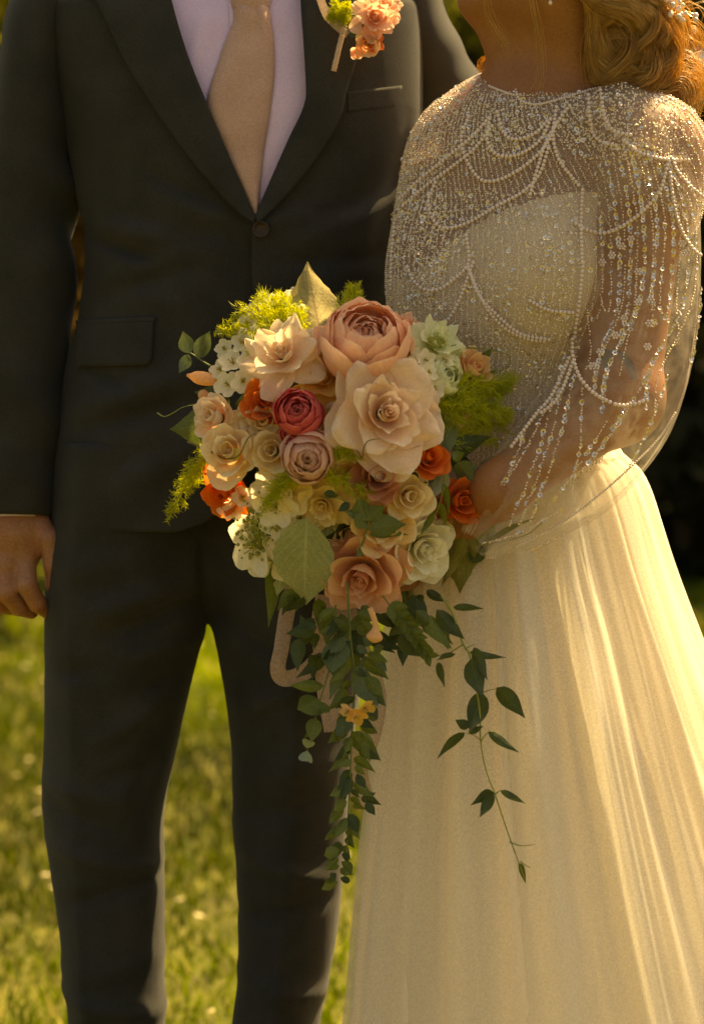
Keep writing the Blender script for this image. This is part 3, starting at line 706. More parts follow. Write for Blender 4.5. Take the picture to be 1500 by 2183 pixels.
# ------------------------------------------------------------------ trousers
LL = Tab((900, 140), (1040, 120), (1100, 112), (1200, 100), (1310, 95), (1400, 96), (1500, 97), (1600, 95), (1695, 90), (1760, 97), (1830, 106), (2000, 131), (2183, 150), (2400, 168), (2760, 172))
LR = Tab((1040, 470), (1100, 468), (1310, 446), (1400, 424), (1500, 398), (1600, 374), (1700, 352), (1760, 347), (1830, 350), (2183, 353), (2400, 352), (2760, 348))
RL = Tab((1040, 470), (1100, 468), (1310, 449), (1400, 465), (1480, 480), (1560, 492), (1640, 500), (1740, 498), (1850, 506), (2050, 506), (2183, 493), (2400, 482), (2760, 470))
RR = Tab((900, 820), (1040, 812), (1100, 815), (1310, 792), (1500, 764), (1640, 748), (1740, 742), (1900, 728), (2000, 716), (2183, 680), (2400, 655), (2760, 640))
h = 0.0055; lo = np.array([-0.40, -0.14, 0.045]); hi = np.array([0.10, 0.14, 1.04]); n = np.ceil((hi - lo) / h).astype(int) + 1
ax = [lo[i] + h * np.arange(n[i]) for i in range(3)]; X, Y_, Z = np.meshgrid(*ax, indexing='ij'); PY = YHOR + (CAMH - ax[2]) * FPX / CAMD
def legd(tl, tr, crx):
    a, b = xpx(tl(PY)), xpx(tr(PY)); c = (a + b) / 2; w = (b - a) / 2; dep = np.interp(PY, [1040, 1310, 1700, 2183, 2760], [.102, .098, .082, .076, .085])
    q = np.sqrt(((X - c) / w) ** 2 + (Y_ / dep) ** 2); d = (q - 1) * np.minimum(w, dep)
    return d
dl, dr_ = legd(LL, LR, 0), legd(RL, RR, 0); kk = np.interp(PY, [1200, 1330, 1500], [.08, .006, .006])
hh = np.maximum(kk - np.abs(dl - dr_), 0) / kk; f = np.minimum(dl, dr_) - hh * hh * kk * .25
f = np.maximum(f, np.maximum((Z - 1.02), (.06 - Z)))
V, F = surface_nets(f, lo, h)
CRL = Tab((1040, 190), (1300, 168), (1700, 176), (2183, 196), (2760, 215)); CRR = Tab((1040, 690), (1400, 640), (1700, 625), (2183, 590), (2760, 560))
TC = [(245, 1335, 430, 1262, 20, -.006), (200, 1290, 420, 1230, 26, .005), (280, 1385, 420, 1350, 18, .004), (470, 1290, 620, 1380, 22, -.005), (110, 1690, 260, 1740, 16, -.003), (120, 1650, 300, 1690, 20, .003),
      (440, 1140, 446, 1300, 8, -.005), (150, 1200, 300, 1180, 30, .003), (360, 1500, 300, 1700, 18, -.003), (520, 1720, 680, 1680, 20, -.003), (520, 1640, 700, 1600, 24, .003), (110, 2060, 340, 2020, 26, .002), (230, 1640, 350, 1600, 16, -.004), (120, 1780, 330, 1830, 18, .004), (150, 1900, 340, 1850, 16, -.004), (140, 2100, 345, 2140, 20, .004), (300, 1450, 390, 1420, 16, -.004), (220, 1560, 360, 1480, 20, .004), (520, 1500, 640, 1440, 18, .004), (530, 1800, 690, 1850, 18, .004), (520, 1930, 700, 1890, 18, -.004), (520, 2060, 680, 2100, 20, .004), (120, 1420, 230, 1400, 18, -.003)]
V2 = []
for v in V:
    v = Vector(v); px, py = 750 + v.x * FPX / CAMD, PZ(v.z, 0.0); o_ = 0.0
    if v.y < 0.01:
        for ct in (CRL, CRR):
            d = abs(px - ct(py)); 
            if d < 80: o_ += .011 * (1 - d / 80) ** 1.6
        o_ += 2.6 * crease(px, py, TC)
    o_ += .003 * fbm(Vector((v.x * 9, v.y * 9, v.z * 4)), 1, 2)
    c = xpx((LL(py) + LR(py)) / 2 if px < (LR(py) + RL(py)) / 2 else (RL(py) + RR(py)) / 2)
    dirv = Vector((v.x - c, v.y, 0)); dirv = Vector((dirv.x * .25, dirv.y, 0)); dirv = dirv.normalized() if dirv.length > 1e-6 else Vector((0, -1, 0))
    V2.append(v + dirv * o_)
trousers = mk('trousers', V2, [tuple(q) for q in F], M['suit'], groom)
sm = trousers.modifiers.new('smooth', 'SMOOTH'); sm.factor = .5; sm.iterations = 2
# shoes
for cx in (258, 556):
    x = xpx(cx); pts = [(.09, .045), (.06, .075), (.0, .085), (-.06, .062), (-.12, .045), (-.18, .03), (-.20, .012)]; V = []
    wd = [.028, .036, .038, .042, .046, .036, .012]
    P = curve_pts([Vector((x, a, b)) for a, b in pts], 20); tw = Tab(*[(i / 6, w) for i, w in enumerate(wd)])
    for i, p in enumerate(P):
        for k in range(17):
            a = PI * k / 16; V.append(Vector((x + tw(i / 19) * math.cos(a), p.y, .022 + max(p.z - .022, 0.004) * math.sin(a))))
    shoe = mk('shoe', V, grid_faces(20, 17), M['leather'], groom, mods=[('solid', .002, 0)])
    V = []
    for i, p in enumerate(P):
        for s, zz in ((-1, .022), (1, .022), (1, .0), (-1, .0)): V.append(Vector((x + s * (tw(i / 19) + .003), p.y - (.004 if i == 19 else 0), zz)))
    mk('sole', V, grid_faces(20, 4, True) + [(0, 1, 2, 3), (79, 78, 77, 76)], M['sole'], shoe, smooth=False)
# ------------------------------------------------------------------ bride: body
YB = -0.17
BB = Vector((xpx(1120, YB), YB, 0.0))
yaw = R(32)
bf = Vector((-math.sin(yaw), -math.cos(yaw), 0)); bl = Vector((math.cos(yaw), -math.sin(yaw), 0)); bu = Vector((0, 0, 1))   # facing, her left, up
BMx = [[bl[i], -bf[i], bu[i]] for i in range(3)]
def T(px, py, l=0.0, f=0.0): return W(px, py, YB) + bl * l + bf * f
shL, shR = T(1140, 328, .136, -.005), T(1140, 326, -.084, 0)
hf = Vector((-.90, .12, .42)).normalized(); hu = Vector((.42, .0, .9)); hl = hu.cross(hf).normalized(); hu = hf.cross(hl).normalized()
chin = W(1000, 12, YB - .02); headc = chin - hf * .066 + hu * .096
torso = [ell(T(1090, 560), (.132, .088, .19), BMx, .04), ell(T(1130, 370), (.115, .075, .10), BMx, .05),
         ell(T(1096, 590, .064, .058), (.062, .056, .066), BMx, .045), ell(T(1096, 590, -.046, .056), (.054, .054, .062), BMx, .045),
         cap(T(1075, 700), T(1075, 960), .090, .070, .05), ell(T(1075, 930), (.104, .074, .11), BMx, .04),
         cap(shR, shL, .034, .036, .04), cap(T(1225, 258, 0, -.012), shL, .042, .040, .04), cap(T(1185, 268, 0, -.008), shR, .040, .034, .04), cap(shL, T(1140, 440, .140, .0), .042, .044, .03), ell(T(1160, 350, 0, -.02), (.115, .06, .07), BMx, .04)]
elL, wrL = W(1318, 850, YB - .115), W(1062, 1046, YB - .17)
elR, wrR = W(905, 730, YB + .02), W(850, 1010, YB - .02)
arms = [cap(shL, elL, .043, .041, .03), cap(elL, wrL, .041, .027, .02), ell(elL, (.042,) * 3, None, .02), cap(shR, elR, .034, .032, .03), cap(elR, wrR, .036, .026, .02)]
bp, bq = head_prims(headc, hf, hu, .96)
neckb = T(1215, 235, 0, -.01)
bp += [cap(neckb, headc - hf * .022 - hu * .055, .057, .056, .035), cap(W(1125, 205, YB - .03), W(1085, 90, YB - .02), .030, .026, .035)]
hipc = W(1105, 1110, YB)
bp += torso + arms + [ell(hipc + Vector((0, .02, 0)), (.10, .055, .10), BMx, .03)]
for s in (-1, 1): bp += [cap(hipc + bl * .045 * s + Vector((0, .03, 0)), Vector((hipc.x + .07 * s, YB, .45)), .05, .05, .04), cap(Vector((hipc.x + .07 * s, YB, .45)), Vector((hipc.x + .06 * s, YB, .07)), .05, .034, .03),
                         cap(Vector((hipc.x + .06 * s, YB + .03, .04)), Vector((hipc.x + .04 * s, YB - .12, .035)), .033, .024, .02)]
# both hands close round the stems of the bouquet
grip0, grip1 = W(800, 1060, -0.235), W(842, 1240, -0.215)          # bouquet handle axis
gax = (grip1 - grip0).normalized()
def grip_hand(wr, at_t, side):
    c = grip0 + (grip1 - grip0) * at_t; palm = c + Vector((side * .030, .012, 0)); out = [cap(wr, palm, .026, .027, .02), ell(palm, (.022, .030, .040), None, .02)]
    for i in range(4):
        z = Vector((0, 0, .030 - .020 * i)); r = .0088 - .0006 * abs(i - 1.2)
        pts = [palm + z + Vector((side * .004, -.014, 0)), c + z + Vector((side * .020, -.030, -.003)), c + z + Vector((-side * .008, -.031, -.006)), c + z + Vector((-side * .024, -.014 + .003 * i, -.008))]
        for a, b in zip(pts, pts[1:]): out.append(cap(a, b, r, r * .95, .005))
    pts = [palm + Vector((0, .004, .035)), c + Vector((side * .010, .012, .052)), c + Vector((-side * .016, .004, .056)), c + Vector((-side * .026, -.010, .052))]
    for a, b, r in zip(pts, pts[1:], (.013, .0105, .009)): out.append(cap(a, b, r, r * .9, .006))
    return out
bp += grip_hand(wrL, .62, 1) + grip_hand(wrR, .22, -1)
lo_, hi_ = (-.05, -.52, -.02), (.46, .12, 1.74)
f_, o_ = sdf_grid(bp, lo_, hi_, .0046); V, F = surface_nets(f_, o_, .0046)
bride = mk('person', V, F, M['skin_bride'], origin=BB)
props(bride, 'bride in a beaded cream gown with sheer sleeves, face turned up to the groom', 'person', 'wedding couple')
sm = bride.modifiers.new('smooth', 'SMOOTH'); sm.factor = .5; sm.iterations = 3
bvh_skin = BVHTree.FromPolygons([tuple(v) for v in V], [tuple(q) for q in F])

# ------------------------------------------------------------------ gown: lining, beaded overlay
ft, ot = sdf_grid(torso, (-.06, -.42, .86), (.46, .08, 1.50), .0048)
def pxy(v):
    d = v[1] + CAMD; return 750 + v[0] * FPX / d, YHOR + (CAMH - v[2]) * FPX / d
def keep(V, F, fn):
    k = np.array([fn(v) for v in V]); F = F[k[F].all(1)]; used = np.unique(F); mp = -np.ones(len(V), int); mp[used] = np.arange(len(used)); return V[used], mp[F]
def neck_cut(v):
    px, py = pxy(v); dx, dy = v[0] - neckb.x, v[1] - neckb.y
    if math.hypot(dx, dy * .8) < .068:
        return py > 216 - (px - 1105) * .19 + (4 if dy > 0 else 0) - (30 if dy > .02 else 0)
    return True
LINE = Tab((820, 600), (900, 560), (1000, 478), (1080, 440), (1150, 418), (1230, 402), (1330, 395))
def lin_cut(v):
    px, py = pxy(v); return py > (LINE(px) if v[1] < YB + .02 else 470)
V, F = surface_nets(ft - .0035, ot, .0048); V, F = keep(V, F, lin_cut)
gown = mk('gown', V, F, M['lining'], bride); gown.modifiers.new('smooth', 'SMOOTH').iterations = 4
V, F = surface_nets(ft - .0085, ot, .0048); V, F = keep(V, F, neck_cut)
overlay = mk('beaded_overlay', V, F, M['tulle_body'], gown); overlay.modifiers.new('smooth', 'SMOOTH').iterations = 4
bvh_body = BVHTree.FromPolygons([tuple(v) for v in V], [tuple(q) for q in F])
# ------------------------------------------------------------------ sheer sleeves
def wrinkle(a, s, p):
    env = sstep(0.12, .4, s)
    return env * (.004 * fbm(Vector((math.cos(a) * 2.2, math.sin(a) * 2.2, s * 4)), 1, 2) + .0050 * math.sin(a * 15 + 3 * noise.noise(Vector((s * 3, math.cos(a), math.sin(a)))) + s * 5) * sstep(.3, .95, s))
def sheer(rings, parent, n=64, m=110):
    c = curve_pts([W(a, b, YB + y) for a, b, y, w, d in rings], m); ks = [i / (len(rings) - 1) for i in range(len(rings))]
    tw = Tab(*[(k, r[3] * (YB + r[2] + CAMD) / FPX) for k, r in zip(ks, rings)]); td = Tab(*[(k, r[4]) for k, r in zip(ks, rings)])
    V, F = loft(c, [tw(i / (m - 1)) for i in range(m)], [td(i / (m - 1)) for i in range(m)], n, wrinkle)
    return mk('sleeve', V, F, M['tulle'], parent), V, F
slL, V1, F1 = sheer([(1270, 262, -.045, 72, .055), (1325, 270, -.06, 92, .062), (1356, 330, -.075, 104, .068), (1368, 420, -.08, 118, .072), (1369, 560, -.08, 126, .078), (1352, 710, -.095, 130, .084), (1308, 845, -.115, 136, .084),
                  (1236, 950, -.13, 132, .080), (1150, 1035, -.145, 116, .072), (1085, 1095, -.15, 88, .06), (1040, 1135, -.155, 54, .045), (1012, 1160, -.158, 36, .036)], gown)
bvh_sL = BVHTree.FromPolygons([tuple(v) for v in V1], F1)
slR, V3, F3 = sheer([(1020, 300, .03, 60, .05), (975, 325, .04, 70, .052), (940, 385, .045, 74, .058), (908, 480, .04, 72, .062), (902, 600, .03, 66, .062), (905, 720, .02, 66, .064), (895, 840, .005, 70, .066), (865, 960, -.01, 66, .06), (850, 1040, -.02, 40, .04)], gown)
bvh_sR = BVHTree.FromPolygons([tuple(v) for v in V3], F3)

# ------------------------------------------------------------------ skirt
SL = Tab((930, 872), (960, 872), (1000, 870), (1100, 866), (1300, 855), (1500, 830), (1700, 806), (1850, 786), (2000, 770), (2183, 752), (2500, 690), (2850, 680))
SR = Tab((930, 1285), (960, 1298), (1000, 1340), (1040, 1362), (1085, 1378), (1200, 1412), (1350, 1465), (1600, 1560), (1900, 1680), (2183, 1790), (2500, 1920), (2850, 2000))
def skirt(name, off, mat, seed, amp, parent, n=420, m=90, y0=938, wide=1.0):
    V = []
    for i in range(m):
        py = y0 + (2830 - y0) * (i / (m - 1)) ** 1.1; z = zpx(py, YB); a, b = xpx(SL(py), YB), xpx(SR(py), YB); c = (a + b) / 2; w = (b - a) / 2 + off
        dep = w * (.72 + .14 * sstep(1000, 1500, py)); s = sstep(y0, 1500, py); yc = YB + .01 + .0 * s
        for k in range(n):
            t = 2 * PI * k / n; ct, st = math.cos(t), math.sin(t)
            q = Vector((ct * 2.1, st * 2.1, seed + z * .35)); wob = noise.noise(q * 1.3) * .9
            fine = math.sin(t * 34 + 6 * noise.noise(Vector((ct * 1.5, st * 1.5, seed + 5 + z * .5)))) * .0035 * (1 - .9 * s) * .45
            r1 = noise.noise(q * 1.5); r2 = noise.noise(q * 3.1 + Vector((3, 1, 0))); r3 = noise.noise(q * 7.5 + Vector((0, 5, 2)))
            pl = (.5 - abs(r1) * 1.5) * .30 + r1 * .30 + r2 * .36 + (.4 - abs(r3) * 1.5) * .06
            d = fine + amp * pl * (.12 + .88 * s) * (1.0 + .55 * max(0, -st) - .66 * max(0, ct))
            V.append(Vector((c + ct * (w + d), yc + st * (dep + d), max(z, .012))))
    return mk(name, V, grid_faces(m, n, True), mat, parent)
skirt_in = skirt('skirt', 0.0, M['skirt_in'], 1.0, .046, gown)
skirt_out = skirt('skirt_overlay', .012, M['chiffon'], 4.3, .050, gown)
# waistband
V = []
for i in range(6):
    z = zpx(955 - 26 + 9 * i, YB)
    for k in range(80):
        t = 2 * PI * k / 80; a, b = xpx(876, YB), xpx(1290, YB); V.append(Vector(((a + b) / 2 + math.cos(t) * ((b - a) / 2 + .003 * i), YB + .01 + math.sin(t) * (.082 + .002 * i), z + .0015 * math.sin(t * 30))))
mk('waistband', V, grid_faces(6, 80, True), M['lining'], gown)
# ------------------------------------------------------------------ pearls, seed beads, sequins
def unit_sphere(nu=8, nv=5):
    V = [(0, 0, 1)]; F = []
    for i in range(1, nv):
        a = PI * i / nv
        for k in range(nu): b = 2 * PI * k / nu; V.append((math.sin(a) * math.cos(b), math.sin(a) * math.sin(b), math.cos(a)))
    V.append((0, 0, -1))
    F += [(0, 1 + k, 1 + (k + 1) % nu) for k in range(nu)]
    for i in range(nv - 2):
        for k in range(nu): a, b = 1 + i * nu + k, 1 + i * nu + (k + 1) % nu; F.append((a, a + nu, b + nu)); F.append((a, b + nu, b))
    o = 1 + (nv - 2) * nu; F += [(o + k, len(V) - 1, o + (k + 1) % nu) for k in range(nu)]
    return np.array(V, float), np.array(F)
SPH = unit_sphere(); SEED = unit_sphere(6, 3)
def beads(name, pts, rads, mat, parent, shape=SPH, kind='stuff', smooth=True):
    P = np.array([tuple(p) for p in pts]); r = np.asarray(rads, float)
    if r.ndim == 0: r = np.full(len(P), float(r))
    V = (P[:, None, :] + shape[0][None] * r[:, None, None]).reshape(-1, 3); F = (np.arange(len(P))[:, None, None] * len(shape[0]) + shape[1][None]).reshape(-1, 3)
    o = mk(name, V, F, mat, parent, smooth=smooth)
    if kind: o['kind'] = kind
    return o
CAMP = Vector((0, -CAMD, CAMH))
def shoot(px, py, bvhs):
    d = (W(px, py, 0) - CAMP).normalized(); best = None
    for b in bvhs:
        h_ = b.ray_cast(CAMP, d)
        if h_[0] is not None and (best is None or h_[3] < best[3]): best = h_
    if best is None: return None
    nrm = best[1] if best[1].dot(d) < 0 else -best[1]
    return best[0], nrm
ALLB = [bvh_body, bvh_sL, bvh_sR]
def px_strand(pts, step):
    """pixel polyline -> evenly spaced pixel points"""
    C = curve_pts([(x, y, 0) for x, y in pts], 400); out = [C[0]]; acc = 0
    for a, b in zip(C, C[1:]):
        acc += (b - a).length
        if acc >= step: out.append(b); acc = 0
    return [(p.x, p.y) for p in out]
def strand(name, pts, step, r, mat, parent, bvhs=ALLB, shape=SPH, kind=None, lift=.8):
    P = []
    for x, y in px_strand(pts, step):
        h_ = shoot(x, y, bvhs)
        if h_: P.append(h_[0] + h_[1] * r * lift)
    if len(P) > 2: return beads(name, P, r, mat, parent, shape, kind)
# swags of pearls over the yoke, bodice and sleeve, read off the photograph
SWAGS = [
 [(1000, 250), (985, 300), (1000, 350), (1030, 385), (1075, 380), (1130, 345), (1170, 300), (1185, 260)],
 [(1045, 255), (1040, 300), (1060, 330), (1105, 330), (1150, 300), (1175, 250)],
 [(1060, 240), (1075, 285), (1100, 298), (1140, 285), (1165, 260)],
 [(1185, 230), (1178, 290), (1190, 340), (1215, 375), (1235, 400)],
 [(1255, 205), (1262, 270), (1280, 300), (1320, 312)],
 [(1280, 195), (1290, 250), (1310, 280), (1350, 290)],
 [(930, 390), (915, 430), (925, 470), (950, 488), (1000, 475), (1060, 440), (1115, 410), (1150, 370), (1170, 310)],
 [(862, 440), (900, 405), (960, 360), (1010, 320), (1050, 270)],
 [(855, 425), (895, 385), (950, 340), (1010, 290), (1045, 250)],
 [(1130, 415), (1145, 360), (1165, 300), (1195, 250), (1215, 225)],
 [(1330, 300), (1360, 325), (1410, 340), (1472, 342)],
 [(1225, 478), (1250, 492), (1290, 497), (1330, 480), (1370, 450), (1405, 405), (1420, 350), (1430, 330)],
 [(1425, 370), (1432, 430), (1445, 480), (1462, 515), (1482, 540), (1495, 545)],
 [(1495, 420), (1470, 400), (1440, 365), (1432, 345)],
 [(1240, 560), (1232, 640), (1222, 730), (1230, 790), (1260, 835), (1310, 862), (1350, 862), (1376, 852)],
 [(1215, 765), (1180, 840), (1140, 890), (1105, 935), (1090, 955)],
 [(1222, 775), (1190, 850), (1150, 885)],
 [(870, 570), (885, 600), (910, 618), (940, 615), (975, 590), (1000, 560), (995, 500)],
 [(1000, 570), (1020, 625), (1060, 670), (1110, 710), (1170, 722)],
 [(1000, 575), (1035, 650), (1080, 700), (1130, 722), (1165, 725)],
 [(1010, 560), (980, 640), (950, 690), (925, 720)],
 [(1130, 640), (1170, 660), (1220, 665)],
 [(1240, 405), (1236, 480), (1238, 560)],
 [(845, 470), (838, 540), (836, 620)],
]
for i, s in enumerate(SWAGS): strand('pearl_strand', s, 8.4, .0022, M['pearl'], overlay if i not in (10, 11, 12, 13, 14, 15, 16) else slL)
# neckline edging
strand('neck_edging', [(1098, 188), (1108, 214), (1140, 224), (1180, 216), (1240, 198), (1300, 182), (1345, 172)], 5.2, .0016, M['pearl'], overlay, [bvh_body], kind='stuff')
strand('neck_edging', [(1045, 186), (1070, 196), (1098, 205)], 5.2, .0016, M['pearl'], overlay, [bvh_body], kind='stuff')
strand('pearl_strand', [(1436, 880), (1405, 930), (1362, 975), (1285, 1045), (1190, 1118), (1100, 1165)], 5.0, .0013, M['pearl'], slL, [bvh_sL])
# flower-shaped pearl motifs on the sleeve
mot = []
for x, y in [(1225, 580), (1248, 572), (1285, 560), (1305, 545), (1325, 525), (1360, 645), (1330, 680), (1310, 716), (1280, 752), (1263, 782), (1382, 690), (1385, 640), (1378, 740), (1455, 540), (1450, 520), (1360, 580), (1345, 510)]:
    for k in range(7):
        a = k * PI / 3; h_ = shoot(x + (0 if k == 6 else 6 * math.cos(a)), y + (0 if k == 6 else 6 * math.sin(a)), [bvh_sL])
        if h_: mot.append(h_[0] + h_[1] * .0015)
beads('pearl_motifs', mot, .0014, M['pearl'], slL)
# fine beaded fringe lines
g = np.random.default_rng(5)
sp, sq = [], []
def add_line(pts, step, bv, seq=0.0, jit=.6):
    for x, y in px_strand(pts, step):
        if g.random() < .07: continue
        h_ = shoot(x + g.normal() * jit, y + g.normal() * jit, bv)
        if not h_: continue
        if g.random() < seq: sq.append((h_[0] + h_[1] * .0015, h_[1], .0022 + .0010 * g.random()))
        else: sp.append(h_[0] + h_[1] * .0008)
for x in range(1252, 1496, 15):                                           # sleeve: hanging lines, some in sequins
    k = (x - 1370) / 125; top = 300 + 40 * abs(k); bend = g.normal() * 8
    y1 = 600 + 420 * g.random() * (1 - .3 * abs(k)); xe = x - 30 * g.random() - max(0, y1 - 760) * .55
    add_line([(1340 + k * 105, top), (x + bend * .3, 470), (x + bend - 4, 640), (xe + 10, (640 + y1) / 2 + 30), (xe, y1)], 6.0, [bvh_sL], [.0, .55, .15, .75][(x // 15) % 4])
for x0, y0, x1, y1 in [(1225, 800, 1130, 1110), (1200, 830, 1105, 1120), (1180, 850, 1080, 1130), (1240, 830, 1215, 1060), (1290, 900, 1165, 1080), (1160, 880, 1060, 1050), (1330, 870, 1240, 1000), (1400, 760, 1260, 985), (1420, 800, 1330, 1010), (1120, 920, 1050, 1060)]:
    add_line([(x0, y0), ((x0 + x1) / 2 + 8, (y0 + y1) / 2), (x1, y1)], 5.5, [bvh_sL], .3)
for y0, y1 in [(1180, 1140), (1200, 1165), (1150, 1085), (1215, 1185)]:
    add_line([(1020, y0 + 10), (1100, (y0 + y1) / 2 + 22), (1200, y1)], 5.5, [bvh_sL], .1)
# yoke and bodice: rows that fall diagonally from the neck, then straight down, all the way round
axis0 = T(1110, 300); 
def radial(th, z):
    o0 = Vector((axis0.x - (1.40 - z) * .06, axis0.y, z)); d = Vector((math.cos(th), math.sin(th), 0)); h_ = bvh_body.ray_cast(o0 + d * .4, -d)
    return (h_[0], h_[1] if h_[1].dot(d) > 0 else -h_[1]) if h_[0] is not None else None
NR = 104
for k in range(NR):
    th0 = 2 * PI * k / NR; z = 1.40; th = th0; gap = g.random() * .02
    while z > .985:
        z -= .0023; th = th0 - (.9 * sstep(1.22, 1.42, z)) * (1 if math.sin(th0) < 0 else -1) * .5
        if g.random() < .10: continue
        h_ = radial(th + g.normal() * .004, z)
        if not h_: continue
        rr = g.random()
        if rr < .035: sq.append((h_[0] + h_[1] * .0015, h_[1], .0019 + .0010 * g.random()))
        else: sp.append(h_[0] + h_[1] * .0006)
# shoulder tops and the right sleeve, dense and glittering
for (x0, x1, y0, y1, cnt, bv) in [(1200, 1475, 175, 340, 800, ALLB), (890, 1115, 160, 340, 1000, ALLB), (835, 950, 330, 660, 1100, ALLB), (1110, 1340, 200, 300, 400, ALLB), (836, 1235, 400, 900, 2600, [bvh_body, bvh_sR])]:
    for i in range(cnt):
        h_ = shoot(x0 + (x1 - x0) * g.random(), y0 + (y1 - y0) * g.random(), bv)
        if h_: 
            if g.random() < .11: sq.append((h_[0] + h_[1] * .0015, h_[1], .0018 + .0012 * g.random()))
            else: sp.append(h_[0] + h_[1] * .0006)
beads('seed_beads', sp, np.array([.0008 + .0005 * g.random() for _ in sp]), M['seed'], overlay, SEED, smooth=False)
SV, SF = [], []
for c, nr, r in sq:
    nr = (nr + Vector(g.normal(size=3)) * .38).normalized(); a = nr.orthogonal().normalized(); b = nr.cross(a); o_ = len(SV)
    for rad, up in ((1, 0), (.38, -.22)):
        for k in range(9): t = 2 * PI * k / 9; SV.append(c + (a * math.cos(t) + b * math.sin(t)) * r * rad + nr * up * r)
    for k in range(9): SF.append((o_ + k, o_ + (k + 1) % 9, o_ + 9 + (k + 1) % 9, o_ + 9 + k))
o = mk('sequins', SV, SF, M['sequin'], overlay, smooth=False); o['kind'] = 'stuff'
# faint tattoo on the upper arm, seen through the sleeve
tv, tf = [], []
for blob in ([(1268, 752), (1280, 740), (1300, 748), (1312, 742), (1316, 756), (1300, 764), (1296, 784), (1284, 786), (1280, 766)], [(1318, 748), (1334, 752), (1350, 776), (1356, 806), (1344, 812), (1338, 788), (1322, 768)]):
    o_ = len(tv); cx, cy = sum(p[0] for p in blob) / len(blob), sum(p[1] for p in blob) / len(blob); ok = []
    for x, y in [(cx, cy)] + blob:
        h_ = shoot(x, y, [bvh_skin]); ok.append(h_[0] + h_[1] * .0004 if h_ else W(x, y, YB - .12))
    tv += ok; n_ = len(blob); tf += [(o_, o_ + 1 + k, o_ + 1 + (k + 1) % n_) for k in range(n_)]
to = mk('tattoo', tv, tf, M['tattoo'], bride); to['label'] = 'faded dark tattoo above the elbow'
# ------------------------------------------------------------------ bride: hair
def strands(name, guides, n, rad, spread, parent, mat, seed, wave=.0, wfreq=3, seg=22, flare=0.3, fly=0.0):
    g = np.random.default_rng(seed); V, F, C = [], [], []
    G = [curve_pts(gd, seg) for gd in guides]; FR = [frames(p, Vector((.2, .95, .25)).normalized()) for p in G]
    for i in range(n):
        j = i % len(G); P, fr = G[j], FR[j]; a = g.random() * 6.28; rr = math.sqrt(g.random()); ph = g.random() * 6.28; tw = g.normal() * 1.2; fl = g.normal() * fly
        w_ = wave * (.6 + .8 * g.random()); t0 = g.random() * .12; t1 = 1 - g.random() * .2; b = .55 + .75 * g.random()
        o_ = len(V)
        for k in range(seg):
            t = k / (seg - 1); ts = t0 + (t1 - t0) * t; kk = ts * (seg - 1); q = min(int(kk), seg - 2); u = kk - q
            p = P[q].lerp(P[q+1], u); Tn, Nn, Bn = fr[q]
            sp_ = (spread(ts) if callable(spread) else spread) * rr * (1 + flare * ts)
            p = p + (Nn * math.cos(a + tw * ts) + Bn * math.sin(a + tw * ts)) * sp_ + Nn * w_ * math.sin(wfreq * 6.28 * ts + ph * .25) + Bn * w_ * .5 * math.cos(wfreq * 6.28 * ts + ph) + Nn * fl * ts * ts + Vector((0, 0, 1)) * fl * .3 * ts
            r = rad * (1 - .7 * t)
            for c in range(3): an = 2.09 * c; V.append(p + (Nn * math.cos(an) + Bn * math.sin(an)) * r); C.append((b, b, b, 1))
        for k in range(seg - 1):
            for c in range(3): F.append((o_ + k*3 + c, o_ + k*3 + (c+1) % 3, o_ + (k+1)*3 + (c+1) % 3, o_ + (k+1)*3 + c))
    return mk(name, V, F, mat, parent, col=C)
hq = lambda x, y, z: headc + (hl * x + hf * y + hu * z) * .96
hp = [ell(hq(0, -.026, .042), (.084, .096, .097), [[hl[i], hf[i], hu[i]] for i in range(3)], .02), ell(hq(0, .075, -.03), (.072, .07, .09), [[hl[i], hf[i], hu[i]] for i in range(3)], .01, True),
      cap(hq(.07, -.01, -.02), hq(.078, -.03, -.028), .014, .014, .02)]
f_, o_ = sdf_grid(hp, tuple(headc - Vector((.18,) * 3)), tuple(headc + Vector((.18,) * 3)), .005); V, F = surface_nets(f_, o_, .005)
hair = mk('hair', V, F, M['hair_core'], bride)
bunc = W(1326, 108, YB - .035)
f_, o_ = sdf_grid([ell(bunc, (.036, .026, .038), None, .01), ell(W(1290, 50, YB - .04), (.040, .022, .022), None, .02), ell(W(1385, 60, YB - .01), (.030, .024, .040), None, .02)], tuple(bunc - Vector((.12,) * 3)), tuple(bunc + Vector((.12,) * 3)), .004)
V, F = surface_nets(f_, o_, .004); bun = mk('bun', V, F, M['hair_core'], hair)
# coils of the bun
g = np.random.default_rng(9); gd = []
for i in range(60):
    r = .003 + .041 * math.sqrt(g.random()); a0 = g.random() * 6.28; sw = 2.2 + 2.6 * g.random(); tl = Vector((g.normal() * .6, -1, g.normal() * .6)).normalized(); a1 = tl.orthogonal().normalized(); b1 = tl.cross(a1)
    oy = -.034 * math.sqrt(max(0, 1 - (r / .046) ** 2)) - .004; cc = bunc + Vector((g.normal() * .008, oy, g.normal() * .008)); gd.append([cc + (a1 * math.cos(a0 + sw * k / 6) + b1 * math.sin(a0 + sw * k / 6)) * r * (1 + .08 * math.sin(k)) for k in range(7)])
strands('coil', gd, 60 * 56, .00027, .0066, bun, M['hair'], 3, wave=.0012, flare=.1, fly=.006)
